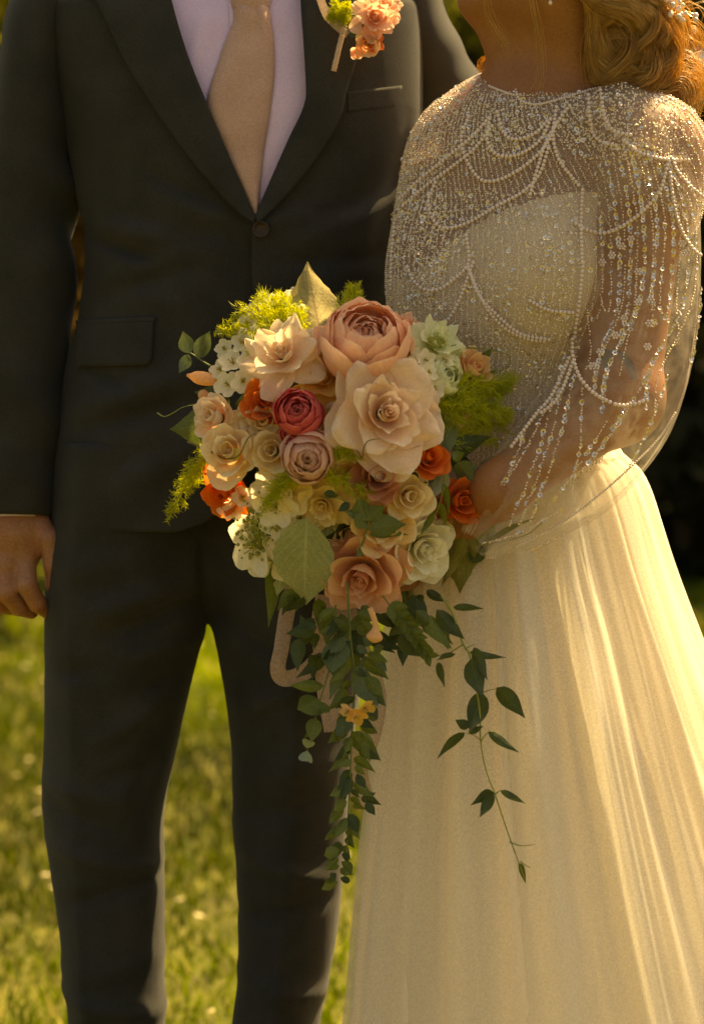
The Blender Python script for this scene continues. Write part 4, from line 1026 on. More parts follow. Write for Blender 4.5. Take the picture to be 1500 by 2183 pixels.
# big loops swept round the bun and down from the crown
loops = [[(1195, -80, -.10), (1262, 0, -.10), (1272, 80, -.085), (1290, 150, -.07), (1330, 195, -.05)], [(1230, -90, -.10), (1300, -20, -.105), (1372, 25, -.085), (1412, 95, -.06), (1390, 170, -.05), (1335, 192, -.05)],
         [(1170, -90, -.10), (1240, -30, -.11), (1295, 12, -.105), (1355, 40, -.09), (1405, 110, -.06)], [(1290, -70, -.07), (1380, -20, -.06), (1430, 40, -.04), (1432, 110, -.03), (1400, 160, -.03)], [(1262, 20, -.085), (1268, 105, -.075), (1288, 165, -.06), (1330, 200, -.04)],
         [(1300, 20, -.095), (1276, 55, -.09), (1272, 115, -.085), (1302, 160, -.075)], [(1210, -60, -.10), (1270, -30, -.11), (1330, -10, -.10), (1400, 15, -.07), (1440, 60, -.04)], [(1260, -110, -.09), (1330, -60, -.09), (1400, -20, -.06), (1440, 30, -.03)]]
strands('loop', [[W(a, b, YB + c) for a, b, c in l] for l in loops], 8 * 380, .00027, .010, hair, M['hair'], 4, wave=.0022, wfreq=1.8, flare=-.2, fly=.009)
# strands combed back over the crown
crown = []
for k in range(9):
    a = R(-80 + 20 * k); crown.append([hq(.086 * math.sin(a) * q, y_, .042 + .097 * math.cos(a) * q2) for y_, q, q2 in ((.045, .85, .86), (.0, 1.0, 1.0), (-.05, .98, .98), (-.095, .72, .70), (-.118, .35, .30))])
strands('crown_strand', crown, 9 * 150, .00032, .016, hair, M['hair'], 14, wave=.001, wfreq=1, flare=-.5, fly=.003)
# loose curls
curls = [[(1370, 150, -.05), (1395, 185, -.05), (1440, 190, -.04), (1455, 225, -.04), (1425, 245, -.04), (1470, 255, -.03)], [(1400, 110, -.05), (1445, 150, -.04), (1475, 195, -.03), (1450, 235, -.03), (1482, 250, -.02)], [(1420, 10, .0), (1455, 60, .01), (1440, 110, .0), (1462, 160, .01), (1435, 205, .0), (1440, 240, .0), (1478, 245, .01)], [(1400, 60, .0), (1440, 100, .01), (1470, 150, .0), (1462, 200, .0), (1430, 225, .01), (1465, 240, .01)],
         [(1380, 130, .0), (1410, 180, -.01), (1400, 215, 0), (1430, 240, 0), (1475, 235, .0)], [(1395, 30, .02), (1435, 70, .02), (1470, 90, .02), (1450, 140, .02), (1430, 190, .02)]]
strands('curl', [[W(a, b, YB + c) for a, b, c in l] for l in curls], 6 * 170, .00036, .009, hair, M['hair'], 6, wave=.004, wfreq=2.5, flare=.6, fly=.016)
strands('curl', [[W(a, b, YB + .06) for a, b in l] for l in ([(1075, 60), (1058, 110), (1035, 135), (1052, 165), (1062, 190)], [(1085, 80), (1062, 120), (1040, 140), (1060, 170), (1050, 200)])], 150, .0004, .006, hair, M['hair'], 7, wave=.002, flare=.3, fly=.01)
strands('face_lock', [[W(a, b, YB - c) for a, b, c in l] for l in ([(1140, -120, .10), (1132, -20, .10), (1150, 60, .09), (1152, 130, .085), (1145, 180, .085), (1130, 215, .085)], [(1050, -90, .09), (1040, 0, .085), (1062, 70, .075), (1092, 120, .075)])], 34, .00026, .004, hair, M['hair'], 8, wave=.002, wfreq=1.5, flare=.2, fly=.003)
fw = []
g = np.random.default_rng(15)
for i in range(70):
    a = W(1330 + 130 * g.random(), -20 + 200 * g.random(), YB + .03 * g.normal()); b = a + Vector((.02 + .02 * g.random(), .02 * g.normal(), .02 * g.normal())); c = b + Vector((.01 * g.normal(), 0, -.02 - .02 * g.random())); fw.append([a, b, c, c + Vector((.01 * g.normal(), 0, .01 * g.normal()))])
strands('flyaway', fw, 140, .00020, .001, hair, M['hair'], 10, flare=0)
# earring
beads('earring', [W(1172, -8 + 7 * k, YB - .115) for k in range(3)], [.002, .0016, .0022], M['pearl'], bride, kind=None)
# pearl hair comb, its own thing
hc = W(1400, 10, YB + .0); comb = empty('hair_comb', hc); props(comb, 'pearl and gold-wire hair comb tucked above the bride\'s bun', 'hair comb')
mb = MB(); pts = []; g = np.random.default_rng(21)
for i in range(22):
    t = i / 21; base = W(1360 + 95 * t, -6 + 42 * t, YB - .06); tip = base + Vector((.012 * g.normal() + .004, -.012 - .01 * g.random(), .012 * g.normal() + .006)); mid = (base + tip) / 2 + Vector((0, -.004, .003)); mb.add(*tube(curve_pts([base, mid, tip], 6), .0005, 4)); pts.append(tip)
    if i % 2: pts.append(mid)
mb.add(*tube([W(1360 + 95 * k / 8, -6 + 42 * k / 8, YB - .06) for k in range(9)], .0008, 5))
mb.build('wire', M['gold'], comb)
for p in pts:
    r = .0022 + .0012 * g.random(); V = SPH[0] * r + np.array(p); mk('pearl', V, SPH[1], M['pearl'], comb)
# ------------------------------------------------------------------ flower builders
def basis(n, roll=0.0):
    n = Vector(n).normalized(); a = Vector((0, 0, 1)) if abs(n.z) < .9 else Vector((1, 0, 0)); x = a.cross(n).normalized(); y = n.cross(x)
    c, s = math.cos(roll), math.sin(roll); return (x * c + y * s, y * c - x * s, n)
def petal(name, c, B, th, r0, z0, L, a0, a1, w, mat, parent, rnd, cup=1.0, ruf=0.0, nose=.22, nt=11, nc=13, notch=0.0, lip=0.0):
    """petal leaving the axis at radius r0: its mid line bends from angle a0 to a1 (deg above the flower plane), then a lip rolls back"""
    X, Yv, Zv = B; V, UV = [], []
    rho, z = r0, z0; prof = []
    for i in range(nt):
        t = i / (nt - 1); ang = R(a0 + (a1 - a0) * t ** 1.15 - lip * max(0, t - .72) / .28)
        prof.append((rho, z)); rho += L / (nt - 1) * math.cos(ang); z += L / (nt - 1) * math.sin(ang)
    ph = rnd.random() * 6.28
    for i in range(nt):
        t = i / (nt - 1)
        wt = w * (0.45 + .55 * math.sin(min(1, t / .6) * PI / 2)) * math.sqrt(max(0.03, 1 - max(0, (t - .66) / .34) ** 2.2 * (.82 - nose)))
        for j in range(nc):
            a = 2 * j / (nc - 1) - 1; tt = t - ((.10 + nose * .2) * abs(a) ** 3 + notch * (1 - abs(a)) ** 3) * t
            k = tt * (nt - 1); q = min(int(k), nt - 2); u = k - q; pr = prof[q][0] * (1 - u) + prof[q+1][0] * u; pz = prof[q][1] * (1 - u) + prof[q+1][1] * u
            pr = max(pr, .0004); d = wt * a / max(pr * cup + w * (1 - cup) * 1.2, w * .35, .0012)
            wav = ruf * (math.sin(a * 4.2 + ph) * .6 + math.sin(a * 9 + ph * 2) * .3) * t * t
            pr2 = pr + wav * .5 - L * .04 * abs(a) ** 2 * t
            V.append(Vector(c) + (X * math.cos(th + d) + Yv * math.sin(th + d)) * pr2 + Zv * (pz + wav)); UV.append((j / (nc - 1), t))
    return mk(name, V, grid_faces(nt, nc), mat, parent, uv=UV)
def spiral_core(c, B, r, h, mat, parent, name='rose', turns=2.6, rnd=random):
    """rolled centre of a bloom"""
    X, Yv, Zv = B; V, UV = [], []; n = 56; m = 5
    for i in range(n):
        t = i / (n - 1); a = t * turns * 2 * PI; rr = r * (.10 + .9 * t)
        for j in range(m):
            s = j / (m - 1); q = rr * (1.0 - .18 * (1 - s) + .10 * s * s * (t)); V.append(Vector(c) + (X * math.cos(a) + Yv * math.sin(a)) * q + Zv * (h * (s - .25) * (1 - .25 * t) + .0006 * math.sin(a * 3))); UV.append((.5, .15 + .75 * s))
    return mk(name, V, grid_faces(n, m), mat, parent, uv=UV)
def rose(c, n, Rr, mat, parent, seed, layers=None, name='rose', ruf=.0012, roll=None, label=None, core=.17, opened=1.0):
    """rolled heart, then whorls of petals that open outwards"""
    rnd = random.Random(seed); B = basis(n, rnd.random() * 6 if roll is None else roll); c = Vector(c)
    H = Rr * .62
    f = spiral_core(c + B[2] * H * .62, B, Rr * core, H * .62, mat, parent, name, rnd=rnd)
    if label: f['label'] = label
    k = 0
    for (cnt, r0, z0, L, a0, a1, w, lip) in (layers or ROSE):
        for i in range(cnt):
            th = (i / cnt) * 2 * PI + k * .9 + rnd.uniform(-.3, .3)
            sc_ = rnd.uniform(.86, 1.10)
            petal('petal', c, B, th, r0 * Rr, z0 * Rr, L * Rr * sc_, a0 + rnd.uniform(-5, 5), a1 + rnd.uniform(-14, 14) - (opened - 1) * 20, w * Rr * sc_, mat, f, rnd, ruf=ruf * rnd.uniform(.6, 1.8) * Rr / .03, lip=lip * rnd.uniform(.5, 1.4))
        k += 1
    return f
#        cnt r0   z0   L    a0  a1   w    lip
ROSE = [(3, .10, .10, .60, 70, 98, .34, 10), (4, .15, .05, .70, 55, 94, .44, 22), (5, .18, .0, .84, 38, 80, .54, 50), (5, .20, -.06, .98, 22, 60, .66, 75), (5, .22, -.12, 1.06, 6, 34, .74, 75)]
BUDROSE = [(3, .12, .10, .70, 72, 100, .38, 8), (3, .20, .04, .86, 52, 98, .52, 28), (4, .24, -.02, .96, 32, 86, .64, 60), (4, .25, -.08, 1.0, 14, 60, .74, 90)]
OPEN = [(3, .10, .12, .40, 64, 98, .28, 12), (4, .15, .08, .54, 52, 88, .38, 50), (5, .18, .02, .74, 34, 66, .52, 85), (5, .20, -.04, .95, 16, 42, .66, 90), (5, .20, -.10, 1.05, 0, 18, .78, 60)]
def shells(spec):
    out = []
    for rho, lam0, lam1, cnt, lip in spec:
        out.append((cnt, rho * math.cos(R(lam0)), rho * .85 * math.sin(R(lam0)) + .12 + (1 - rho) * .40, rho * R(lam1 - lam0) * .95, 90 + lam0, 90 + lam1, rho * 2 * PI / cnt * .78, lip))
    return out
PEONY = shells([(.16, -30, 76, 3, 0), (.25, -33, 74, 4, 0), (.34, -35, 72, 4, 0), (.43, -38, 70, 5, 0), (.51, -40, 67, 5, 0), (.59, -42, 64, 5, 0), (.67, -44, 60, 5, 0), (.75, -46, 56, 6, 3), (.83, -48, 50, 6, 6), (.91, -50, 43, 6, 10), (.98, -52, 33, 6, 16), (1.03, -56, 8, 6, 30)])
BALL = shells([(.20, -30, 72, 3, 0), (.32, -35, 70, 4, 0), (.44, -38, 67, 5, 0), (.55, -42, 63, 5, 0), (.66, -45, 58, 5, 0), (.76, -48, 53, 6, 4), (.86, -50, 48, 6, 6), (.95, -52, 40, 6, 12), (1.02, -56, 8, 6, 30)])
LOOSE = [(3, .08, .12, .46, 60, 104, .30, 10), (4, .12, .08, .62, 44, 92, .42, 50), (5, .14, .02, .86, 22, 54, .50, 70), (6, .16, -.04, 1.08, -2, 20, .52, 60)]
def blossom(c, n, Rr, mat, parent, seed, cnt=5, name='blossom', width=.5, stam=True, a0=10, a1=30, nose=.3, notch=.0):
    rnd = random.Random(seed); B = basis(n, rnd.random() * 6); c = Vector(c); mb = MB()
    for k in range(9 if stam else 5):
        a = rnd.random() * 6.28; r = Rr * rnd.uniform(.1, .28); tip = c + (B[0] * math.cos(a) + B[1] * math.sin(a)) * r + B[2] * Rr * rnd.uniform(.25, .5)
        mb.add(*tube([c, (c + tip) / 2 + B[2] * .001, tip], [.0004, .0004, .0008], 4))
    f = mb.build(name, M['stamen'], parent)
    for i in range(cnt): petal('petal', c, B, i / cnt * 2 * PI + rnd.uniform(-.15, .15), Rr * .06, 0, Rr * rnd.uniform(.9, 1.08), a0 + rnd.uniform(-8, 8), a1 + rnd.uniform(-22, 22), Rr * width, mat, f, rnd, cup=.25, ruf=.0008, nose=nose, notch=notch, nt=7, nc=7, lip=rnd.uniform(-20, 30))
    return f
def leaf_geo(base, tip, side, L=None, wid=.3, bend=.15, fold=.25, serr=0.0, nt=12, nc=7, peak=.42, curl=0.0, seed=0, wavy=0.0):
    """leaf from base to tip; side = sideways vector; wid relative to length"""
    base, tip = Vector(base), Vector(tip); d = tip - base; L = d.length; t_ = d / L; s = Vector(side); s = (s - t_ * s.dot(t_)).normalized(); nr = t_.cross(s); V, UV = [], []
    for i in range(nt):
        t = i / (nt - 1); e = t ** math.log(.5, peak) if False else t
        tp = min(1, t ** (math.log(.5) / math.log(peak))); w = wid * L * max(0.0, math.sin(PI * tp)) ** (.8 if tp < .5 else 1.2) + .0002
        if serr and 0 < i < nt - 1: w *= 1 + serr * (1 if i % 2 else -1)
        cen = base + t_ * L * t + nr * L * bend * math.sin(PI * t) - nr * L * curl * t * t
        for j in range(nc):
            a = 2 * j / (nc - 1) - 1
            V.append(cen + s * w * a + nr * (fold * w * abs(a) + wavy * L * math.sin(t * 14 + a * 2 + seed) * abs(a)) + t_ * (.06 * L * -abs(a) * (1 - t) * t)); UV.append((j / (nc - 1), t))
    return V, grid_faces(nt, nc), UV
def leaf(base, tip, side, mat, parent, name='leaf', **k):
    V, F, UV = leaf_geo(base, tip, side, **k); return mk(name, V, F, mat, parent, uv=UV)
def fern(path, parent, seed, dens=42, ln=.012, plume=.016, name='fern_frond', rad=.00028, taper=.7):
    """feathery frond: thread stem, side plumes, needles"""
    rnd = np.random.default_rng(seed); P = curve_pts(path, 30); mb = MB(); mb.add(*tube(P, lambda t: .0008 * (1 - .6 * t), 4)); fr = frames(P, Vector((.3, .9, .3)).normalized())
    NV, NF = [], []
    def needle(p, d, l):
        s = d.cross(Vector(rnd.normal(size=3))).normalized() * rad; o_ = len(NV); q = p + d * l * .55 + Vector(rnd.normal(size=3)) * l * .06; NV.extend([p - s, p + s, q + s, q - s, p + d * l + Vector(rnd.normal(size=3)) * l * .12]); NF.extend([(o_, o_+1, o_+2, o_+3), (o_+3, o_+2, o_+4)])
    n = len(P)
    for i in range(1, n):
        t = i / (n - 1); env = (math.sin(PI * min(1, .12 + t * .95)) ** .6) * (1 - (1 - taper) * t)
        for k in range(3):
            Tn, Nn, Bn = fr[i]; a = rnd.random() * 6.28; d = (Tn * .75 + (Nn * math.cos(a) + Bn * math.sin(a)) * .9).normalized(); l = plume * env * (.5 + .7 * rnd.random()); p = P[i]; end = p + d * l
            for m_ in range(max(3, int(dens * .5 * l / .016))):
                u = rnd.random(); pp = p + d * l * u; dd = (d * .8 + Vector(rnd.normal(size=3)) * .55).normalized(); needle(pp, dd, ln * (.5 + .7 * rnd.random()) * (1 - .35 * u) * (.5 + .5 * env))
    mb.add(NV, NF); return mb.build(name, M['fern'], parent, smooth=False)
def thread(name, pts, r, mat, parent, n=24): return mk(name, *tube(curve_pts(pts, n), lambda t: r * (1 - .55 * t), 6), mat, parent)

# ------------------------------------------------------------------ the bouquet
BC = W(730, 950, -.30)
bq_ = empty('bridal_bouquet', grip1); props(bq_, 'cascading bouquet of blush, rust and cream roses with ferns and trailing vines', 'bouquet')
def yb(px, py, out=0.0):
    r2 = ((px - 730) / 345) ** 2 + ((py - 940) / 350) ** 2; return -.300 - .095 * max(0, 1 - r2) - out
def bp3(px, py, out=0.0): return W(px, py, yb(px, py, out))
def bn(px, py, k=1.0, tilt=(0, 0)): return Vector(((px - 730) / 345 * .75 * k + tilt[0], -1, -(py - 940) / 350 * .75 * k + tilt[1] + .1)).normalized()
def pr(px): return px * (CAMD - .34) / FPX          # pixel length to metres at the bouquet
FL = [  # kind, px, py, radius px, petals, layers, out, tilt, label
 ('peony', 775, 742, 92, 'pink', BALL, .012, (0, .35), 'large pink peony at the top'),
 ('rose', 815, 885, 112, 'blush', OPEN, .020, (0.05, -.05), 'largest blush rose, wide open'),
 ('rose', 606, 765, 70, 'cream_pink', LOOSE, .012, (.0, .2), 'blush flower with loose petals'),
 ('rose', 690, 815, 52, 'amber', LOOSE, -.012, (0, .3), 'amber flower tucked behind'),
 ('rose', 572, 862, 46, 'rust', BUDROSE, .0, (.1, .1), 'rust rose beside the crimson ranunculus'),
 ('ranunculus', 637, 884, 42, 'magenta', BALL, .020, (.1, .1), 'crimson ranunculus'),
 ('ranunculus', 625, 924, 22, 'magenta', BALL, .014, (-.1, -.1), 'small crimson ranunculus bud'),
 ('ranunculus', 657, 973, 46, 'mauve', BALL, .018, (.15, -.1), 'mauve ranunculus'),
 ('rose', 468, 893, 47, 'cream_pink', BUDROSE, .004, (-.2, .1), 'cream rose at the left edge'),
 ('rose', 497, 968, 58, 'cream', BUDROSE, .012, (.15, .25), 'cream rose under the tendril'),
 ('rose', 568, 905, 46, 'cream', BUDROSE, -.004, (.1, .2), None),
 ('rose', 585, 962, 50, 'cream', BUDROSE, .004, (.1, .1), None),
 ('rose', 492, 1042, 50, 'rust', BUDROSE, -.006, (-.1, -.3), 'rust rose at the lower left'),
 ('ranunculus', 928, 735, 50, 'white_green', LOOSE, .004, (.1, .5), 'white ranunculus with a green eye'),
 ('ranunculus', 968, 745, 22, 'white_green', LOOSE, .004, (.2, .4), None),
 ('ranunculus', 938, 808, 36, 'white_green', BALL, .0, (.3, .1), None),
 ('rose', 1000, 790, 42, 'peach', BUDROSE, -.004, (.2, .1), 'peach rose at the right edge'),
 ('rose', 905, 978, 42, 'rust', BUDROSE, .014, (.1, .3), 'rust rose below the largest rose'),
 ('rose', 973, 1068, 46, 'rust', BUDROSE, .008, (.0, .25), 'rust rose at the lower right'),
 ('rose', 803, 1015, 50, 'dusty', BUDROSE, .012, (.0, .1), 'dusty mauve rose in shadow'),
 ('rose', 866, 1056, 46, 'cream', BUDROSE, .014, (.0, .15), 'small cream rose'),
 ('rose', 812, 1112, 60, 'cream_peach', ROSE, .008, (.0, .1), 'cream and peach rose behind the eucalyptus sprig'),
 ('rose', 890, 1162, 60, 'white', ROSE, .012, (.15, .15), 'white rose'),
 ('rose', 776, 1214, 80, 'tan', ROSE, .020, (-.3, .05), 'tan pink rose at the bottom'),
 ('rose', 690, 1072, 52, 'butter', LOOSE, .0, (-.1, -.1), 'butter yellow flower'),
 ('rose', 860, 700, 36, 'pink', LOOSE, -.02, (.3, .5), None),
 ('rose', 535, 905, 40, 'cream', BUDROSE, -.008, (.0, .2), None), ('rose', 745, 830, 44, 'peach', LOOSE, -.018, (-.1, .1), None), ('rose', 700, 900, 40, 'cream_pink', LOOSE, -.012, (.1, .0), None),
 ('rose', 640, 1010, 40, 'cream', LOOSE, -.010, (.0, -.1), None), ('rose', 745, 1010, 40, 'butter', LOOSE, -.016, (.0, -.1), None), ('rose', 745, 1130, 42, 'cream_peach', LOOSE, -.012, (.0, -.1), None),
 ('rose', 560, 830, 40, 'cream_pink', LOOSE, -.016, (-.1, .1), None), ('rose', 960, 880, 36, 'peach', BUDROSE, -.012, (.2, .0), None), ('rose', 920, 1085, 38, 'dusty', BUDROSE, -.010, (.1, .0), None), ('rose', 850, 1200, 42, 'tan', BUDROSE, -.010, (.2, -.2), None),
]
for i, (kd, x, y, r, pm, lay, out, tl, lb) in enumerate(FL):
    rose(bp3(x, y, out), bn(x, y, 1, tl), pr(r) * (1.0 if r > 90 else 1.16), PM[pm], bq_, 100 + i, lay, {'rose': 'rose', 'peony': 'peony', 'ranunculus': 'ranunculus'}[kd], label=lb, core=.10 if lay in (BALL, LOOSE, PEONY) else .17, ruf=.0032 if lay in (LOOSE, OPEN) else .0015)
# green eyes of the white ranunculus
for x, y, r in ((928, 729, 20), (968, 741, 9)):
    c = bp3(x, y, .026 if r > 10 else .014); mb = MB(); rnd = random.Random(x)
    for k in range(60):
        a = rnd.random() * 6.28; q = pr(r) * math.sqrt(rnd.random()); mb.add(*[ (SEED[0] * .0016 + np.array(c + Vector((q * math.cos(a), -.003 + q * .1, q * .6 * math.sin(a))))).tolist(), SEED[1].tolist()])
    mb.build('flower_eye', M['berry'], bq_)
# white blossoms
for i, (x, y, r, out) in enumerate([(872, 758, 27, .02), (905, 768, 24, .022), (890, 800, 26, .024), (925, 832, 26, .022), (852, 775, 20, .012), (530, 690, 24, -.002), (585, 640, 20, -.012), (520, 730, 30, .0), (498, 775, 32, .004), (535, 770, 30, .004),
                                 (488, 820, 30, .006), (520, 815, 28, .008), (555, 715, 26, .0), (540, 660, 20, -.01), (625, 625, 16, -.016), (500, 1085, 26, .004), (560, 800, 26, .004), (610, 635, 16, -.014), (470, 790, 24, .002), (515, 700, 22, -.004), (480, 745, 24, -.002), (560, 655, 20, -.012), (600, 690, 22, -.004), (860, 800, 22, .02), (912, 795, 22, .024), (880, 830, 22, .026), (945, 770, 22, .016), (640, 665, 18, -.012), (478, 1075, 22, .002), (520, 1060, 26, .008)]):
    blossom(bp3(x, y, out), bn(x, y, 1, (random.uniform(-.3, .3), random.uniform(-.1, .5))), pr(r), PM['hydrangea'], bq_, 200 + i)
# ivory hydrangea and orchid petals low on the left
for i, (x, y, r, out, cnt) in enumerate([(590, 1075, 52, .012, 6), (625, 1050, 46, .006, 5), (570, 1040, 40, .004, 5), (640, 1105, 46, .004, 5), (600, 1115, 44, .008, 5), (545, 1165, 66, .0, 4), (580, 1195, 56, -.004, 3), (605, 1160, 44, .0, 4), (530, 1110, 30, .0, 4), (560, 1075, 34, .008, 5)]):
    blossom(bp3(x, y, out), bn(x, y, 1, (random.uniform(-.4, .2), random.uniform(-.4, .2))), pr(r), PM['hydrangea' if i != 1 else 'butter'], bq_, 240 + i, cnt=cnt, name='orchid' if i in (5, 6) else 'hydrangea_floret', width=.5, a0=15, a1=20, nose=.15, stam=False)
# berry spray
mb = MB(); rnd = random.Random(4); c0 = bp3(560, 1175, .006)
for k in range(170):
    x, y = 548 + rnd.gauss(0, 20), 1125 + rnd.gauss(0, 28); p = bp3(x, y, .014 + rnd.uniform(-.006, .004)); mb.add((SEED[0] * rnd.uniform(.0013, .0022) + np.array(p)).tolist(), SEED[1].tolist())
    if k % 4 == 0: mb.add(*tube([c0, (c0 + p) / 2 + Vector((0, -.004, 0)), p], .0004, 4))
mb.build('berry_spray', M['berry'], bq_)
# feathery ferns
S3 = lambda pts, out=0.0: [bp3(x, y, out + (o if len(q) > 2 else 0)) for q in pts for (x, y, o) in [(q[0], q[1], q[2] if len(q) > 2 else 0)]]
for i, (pts, out, dn, ln, pl) in enumerate([
  ([(700, 760), (720, 690), (745, 640), (768, 600)], -.006, 46, .012, .016), ([(715, 740), (745, 690), (775, 660), (795, 655)], -.004, 40, .011, .014), ([(650, 760), (620, 700), (600, 650), (590, 628)], -.012, 46, .013, .018),
  ([(640, 770), (590, 720), (530, 705), (460, 712)], -.004, 46, .012, .016), ([(620, 750), (600, 705), (625, 680), (650, 668)], .0, 40, .012, .016), ([(560, 760), (545, 740), (575, 690), (600, 660)], .006, 34, .012, .014),
  ([(480, 930), (430, 965), (405, 1020), (375, 1075), (358, 1110)], .002, 44, .012, .017), ([(450, 960), (425, 990), (410, 1030), (400, 1060)], .006, 40, .011, .014),
  ([(690, 985), (650, 1005), (600, 1030), (560, 1075)], .026, 44, .012, .016), ([(640, 990), (605, 1020), (580, 1060), (545, 1110)], .026, 40, .012, .014), ([(690, 990), (720, 1020), (770, 1045), (800, 1058)], .026, 40, .012, .014), ([(700, 960), (730, 965), (770, 980)], .026, 34, .010, .012),
  ([(900, 880), (960, 850), (1030, 840), (1100, 815)], .0, 56, .015, .024), ([(910, 900), (970, 880), (1030, 890), (1090, 925)], .0, 56, .015, .024), ([(920, 870), (970, 830), (1010, 800), (1060, 790)], -.006, 46, .014, .02), ([(900, 920), (960, 930), (1020, 930), (1060, 950)], -.004, 46, .014, .02), ([(930, 860), (960, 870), (1000, 850), (1050, 860)], .010, 50, .015, .02),
  ([(690, 790), (700, 770), (690, 750), (705, 730)], .0, 36, .010, .012), ([(940, 1060), (980, 1050), (1030, 1070), (1060, 1075)], -.01, 40, .012, .016), ([(930, 1090), (950, 1110), (940, 1150), (945, 1190)], .01, 14, .010, .01),
  ([(640, 1230), (630, 1270), (625, 1300)], .004, 24, .009, .010), ([(820, 1270), (850, 1320), (890, 1360)], -.01, 50, .010, .012), ([(850, 900), (700, 880), (720, 930)], .0, 30, .01, .012), ([(590, 720), (560, 680), (520, 660), (490, 690)], .004, 26, .013, .016), ([(600, 700), (580, 660), (560, 635), (545, 640)], .0, 26, .013, .016), ([(650, 720), (640, 680), (615, 650), (600, 625)], .004, 26, .012, .016), ([(940, 850), (1000, 820), (1060, 820), (1110, 800)], .012, 60, .015, .022), ([(950, 880), (1010, 870), (1060, 880), (1085, 900)], .014, 60, .015, .020), ([(730, 700), (755, 640), (750, 610)], .0, 50, .012, .016), ([(460, 700), (500, 705), (545, 715)], .004, 26, .012, .014)]):
    fern(S3(pts, out), bq_, 300 + i, dn, ln, pl)
# large leaves:  base, tip, side, kind, options
def L2(b, t, mat, out=0.0, tout=0.0, side=None, **k):
    B_, T_ = bp3(*b, out), bp3(*t, out + tout); d = T_ - B_; s = Vector(side) if side else Vector((d.z, 0.25 * d.length, -d.x)); return leaf(B_, T_, s, LM[mat], bq_, **k)
L2((690, 735), (655, 558), 'gold', -.012, .0, wid=.27, serr=.05, nt=21, nc=9, fold=.35, bend=.06, peak=.5, wavy=.02)
L2((690, 735), (640, 650), 'gold', -.006, .0, wid=.30, serr=.05, nt=15, fold=.2)
L2((655, 1105), (652, 1290), 'sage', .026, -.01, wid=.26, serr=.03, nt=19, nc=9, fold=-.15, bend=-.05, peak=.42, wavy=.008)
L2((690, 1090), (665, 1160), 'sage', .004, .0, wid=.38, fold=.2)
L2((600, 1180), (590, 1270), 'sage', -.01, -.01, wid=.36)
L2((575, 1210), (572, 1338), 'mid', -.02, -.01, wid=.11, nt=14)
L2((450, 900), (362, 915), 'mid', -.014, .0, wid=.40, serr=.03, nt=15)
L2((470, 840), (415, 835), 'dark', -.012, .0, wid=.34); L2((465, 870), (425, 850), 'dark', -.008, .0, wid=.4)
L2((958, 960), (950, 880), 'euc', .012, .006, wid=.30); L2((965, 970), (1048, 930), 'dark', .010, .006, wid=.20); L2((975, 985), (1008, 1035), 'euc', .016, .008, wid=.32); L2((945, 1000), (925, 1060), 'pale', .018, .006, wid=.30)
L2((985, 985), (1012, 1075), 'pale', .010, .006, wid=.26); L2((965, 980), (990, 965), 'mid', .02, .006, wid=.4); L2((1025, 985), (1118, 1012), 'pale', -.02, .02, wid=.17, fold=.4, bend=-.1); L2((920, 1010), (905, 1030), 'dark', .02, .004, wid=.4); L2((870, 1010), (890, 1035), 'dark', .016, .004, wid=.4)
L2((1010, 800), (1050, 740), 'mid', .0, .006, wid=.2); L2((990, 830), (1058, 790), 'mid', .004, .004, wid=.16); L2((1015, 850), (995, 835), 'dark', .012, .004, wid=.5); L2((1060, 850), (1085, 830), 'mid', .004, .004, wid=.2)
L2((990, 1110), (1010, 1190), 'olive', -.012, .0, wid=.42, serr=.05, nt=15, wavy=.03); L2((1000, 1090), (930, 1230), 'olive', -.022, .0, wid=.40, serr=.04, nt=17, wavy=.03); L2((985, 1130), (940, 1250), 'olive', -.008, .0, wid=.14, nt=15, wavy=.03, fold=.5); L2((960, 1120), (980, 1265), 'olive', -.02, .0, wid=.34, serr=.05, nt=17, wavy=.03); L2((1030, 1100), (1010, 1200), 'sage', -.02, .0, wid=.3, wavy=.02)
L2((1005, 1200), (1035, 1165), 'dark', -.015, .006, wid=.4); L2((1030, 1165), (1140, 1105), 'mid', -.02, .01, wid=.05, nt=14)
L2((560, 1180), (545, 1140), 'sage', -.01, .0, wid=.35); L2((720, 1140), (735, 1080), 'dark', .0, .0, wid=.4); L2((730, 1120), (690, 1150), 'dark', .0, .0, wid=.35); L2((920, 770), (925, 810), 'mid', -.004, .0, wid=.3)
L2((620, 800), (632, 745), 'mid', -.02, 0, wid=.3); L2((700, 830), (690, 780), 'mid', -.02, 0, wid=.4); L2((640, 840), (600, 800), 'dark', -.02, 0, wid=.4); L2((740, 960), (700, 930), 'dark', -.02, 0, wid=.4); L2((560, 1000), (600, 1040), 'dark', -.02, 0, wid=.4); L2((830, 1010), (860, 1000), 'dark', -.02, 0, wid=.4)
# dark filler leaves inside the dome
rnd = random.Random(31)
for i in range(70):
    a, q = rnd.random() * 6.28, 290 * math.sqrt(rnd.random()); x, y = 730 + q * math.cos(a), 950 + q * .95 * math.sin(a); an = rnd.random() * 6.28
    L2((x, y), (x + 48 * math.cos(an), y + 48 * math.sin(an)), rnd.choice(['dark', 'dark', 'mid']), -.045 - .015 * rnd.random(), .0, wid=.35, nt=8, nc=5)
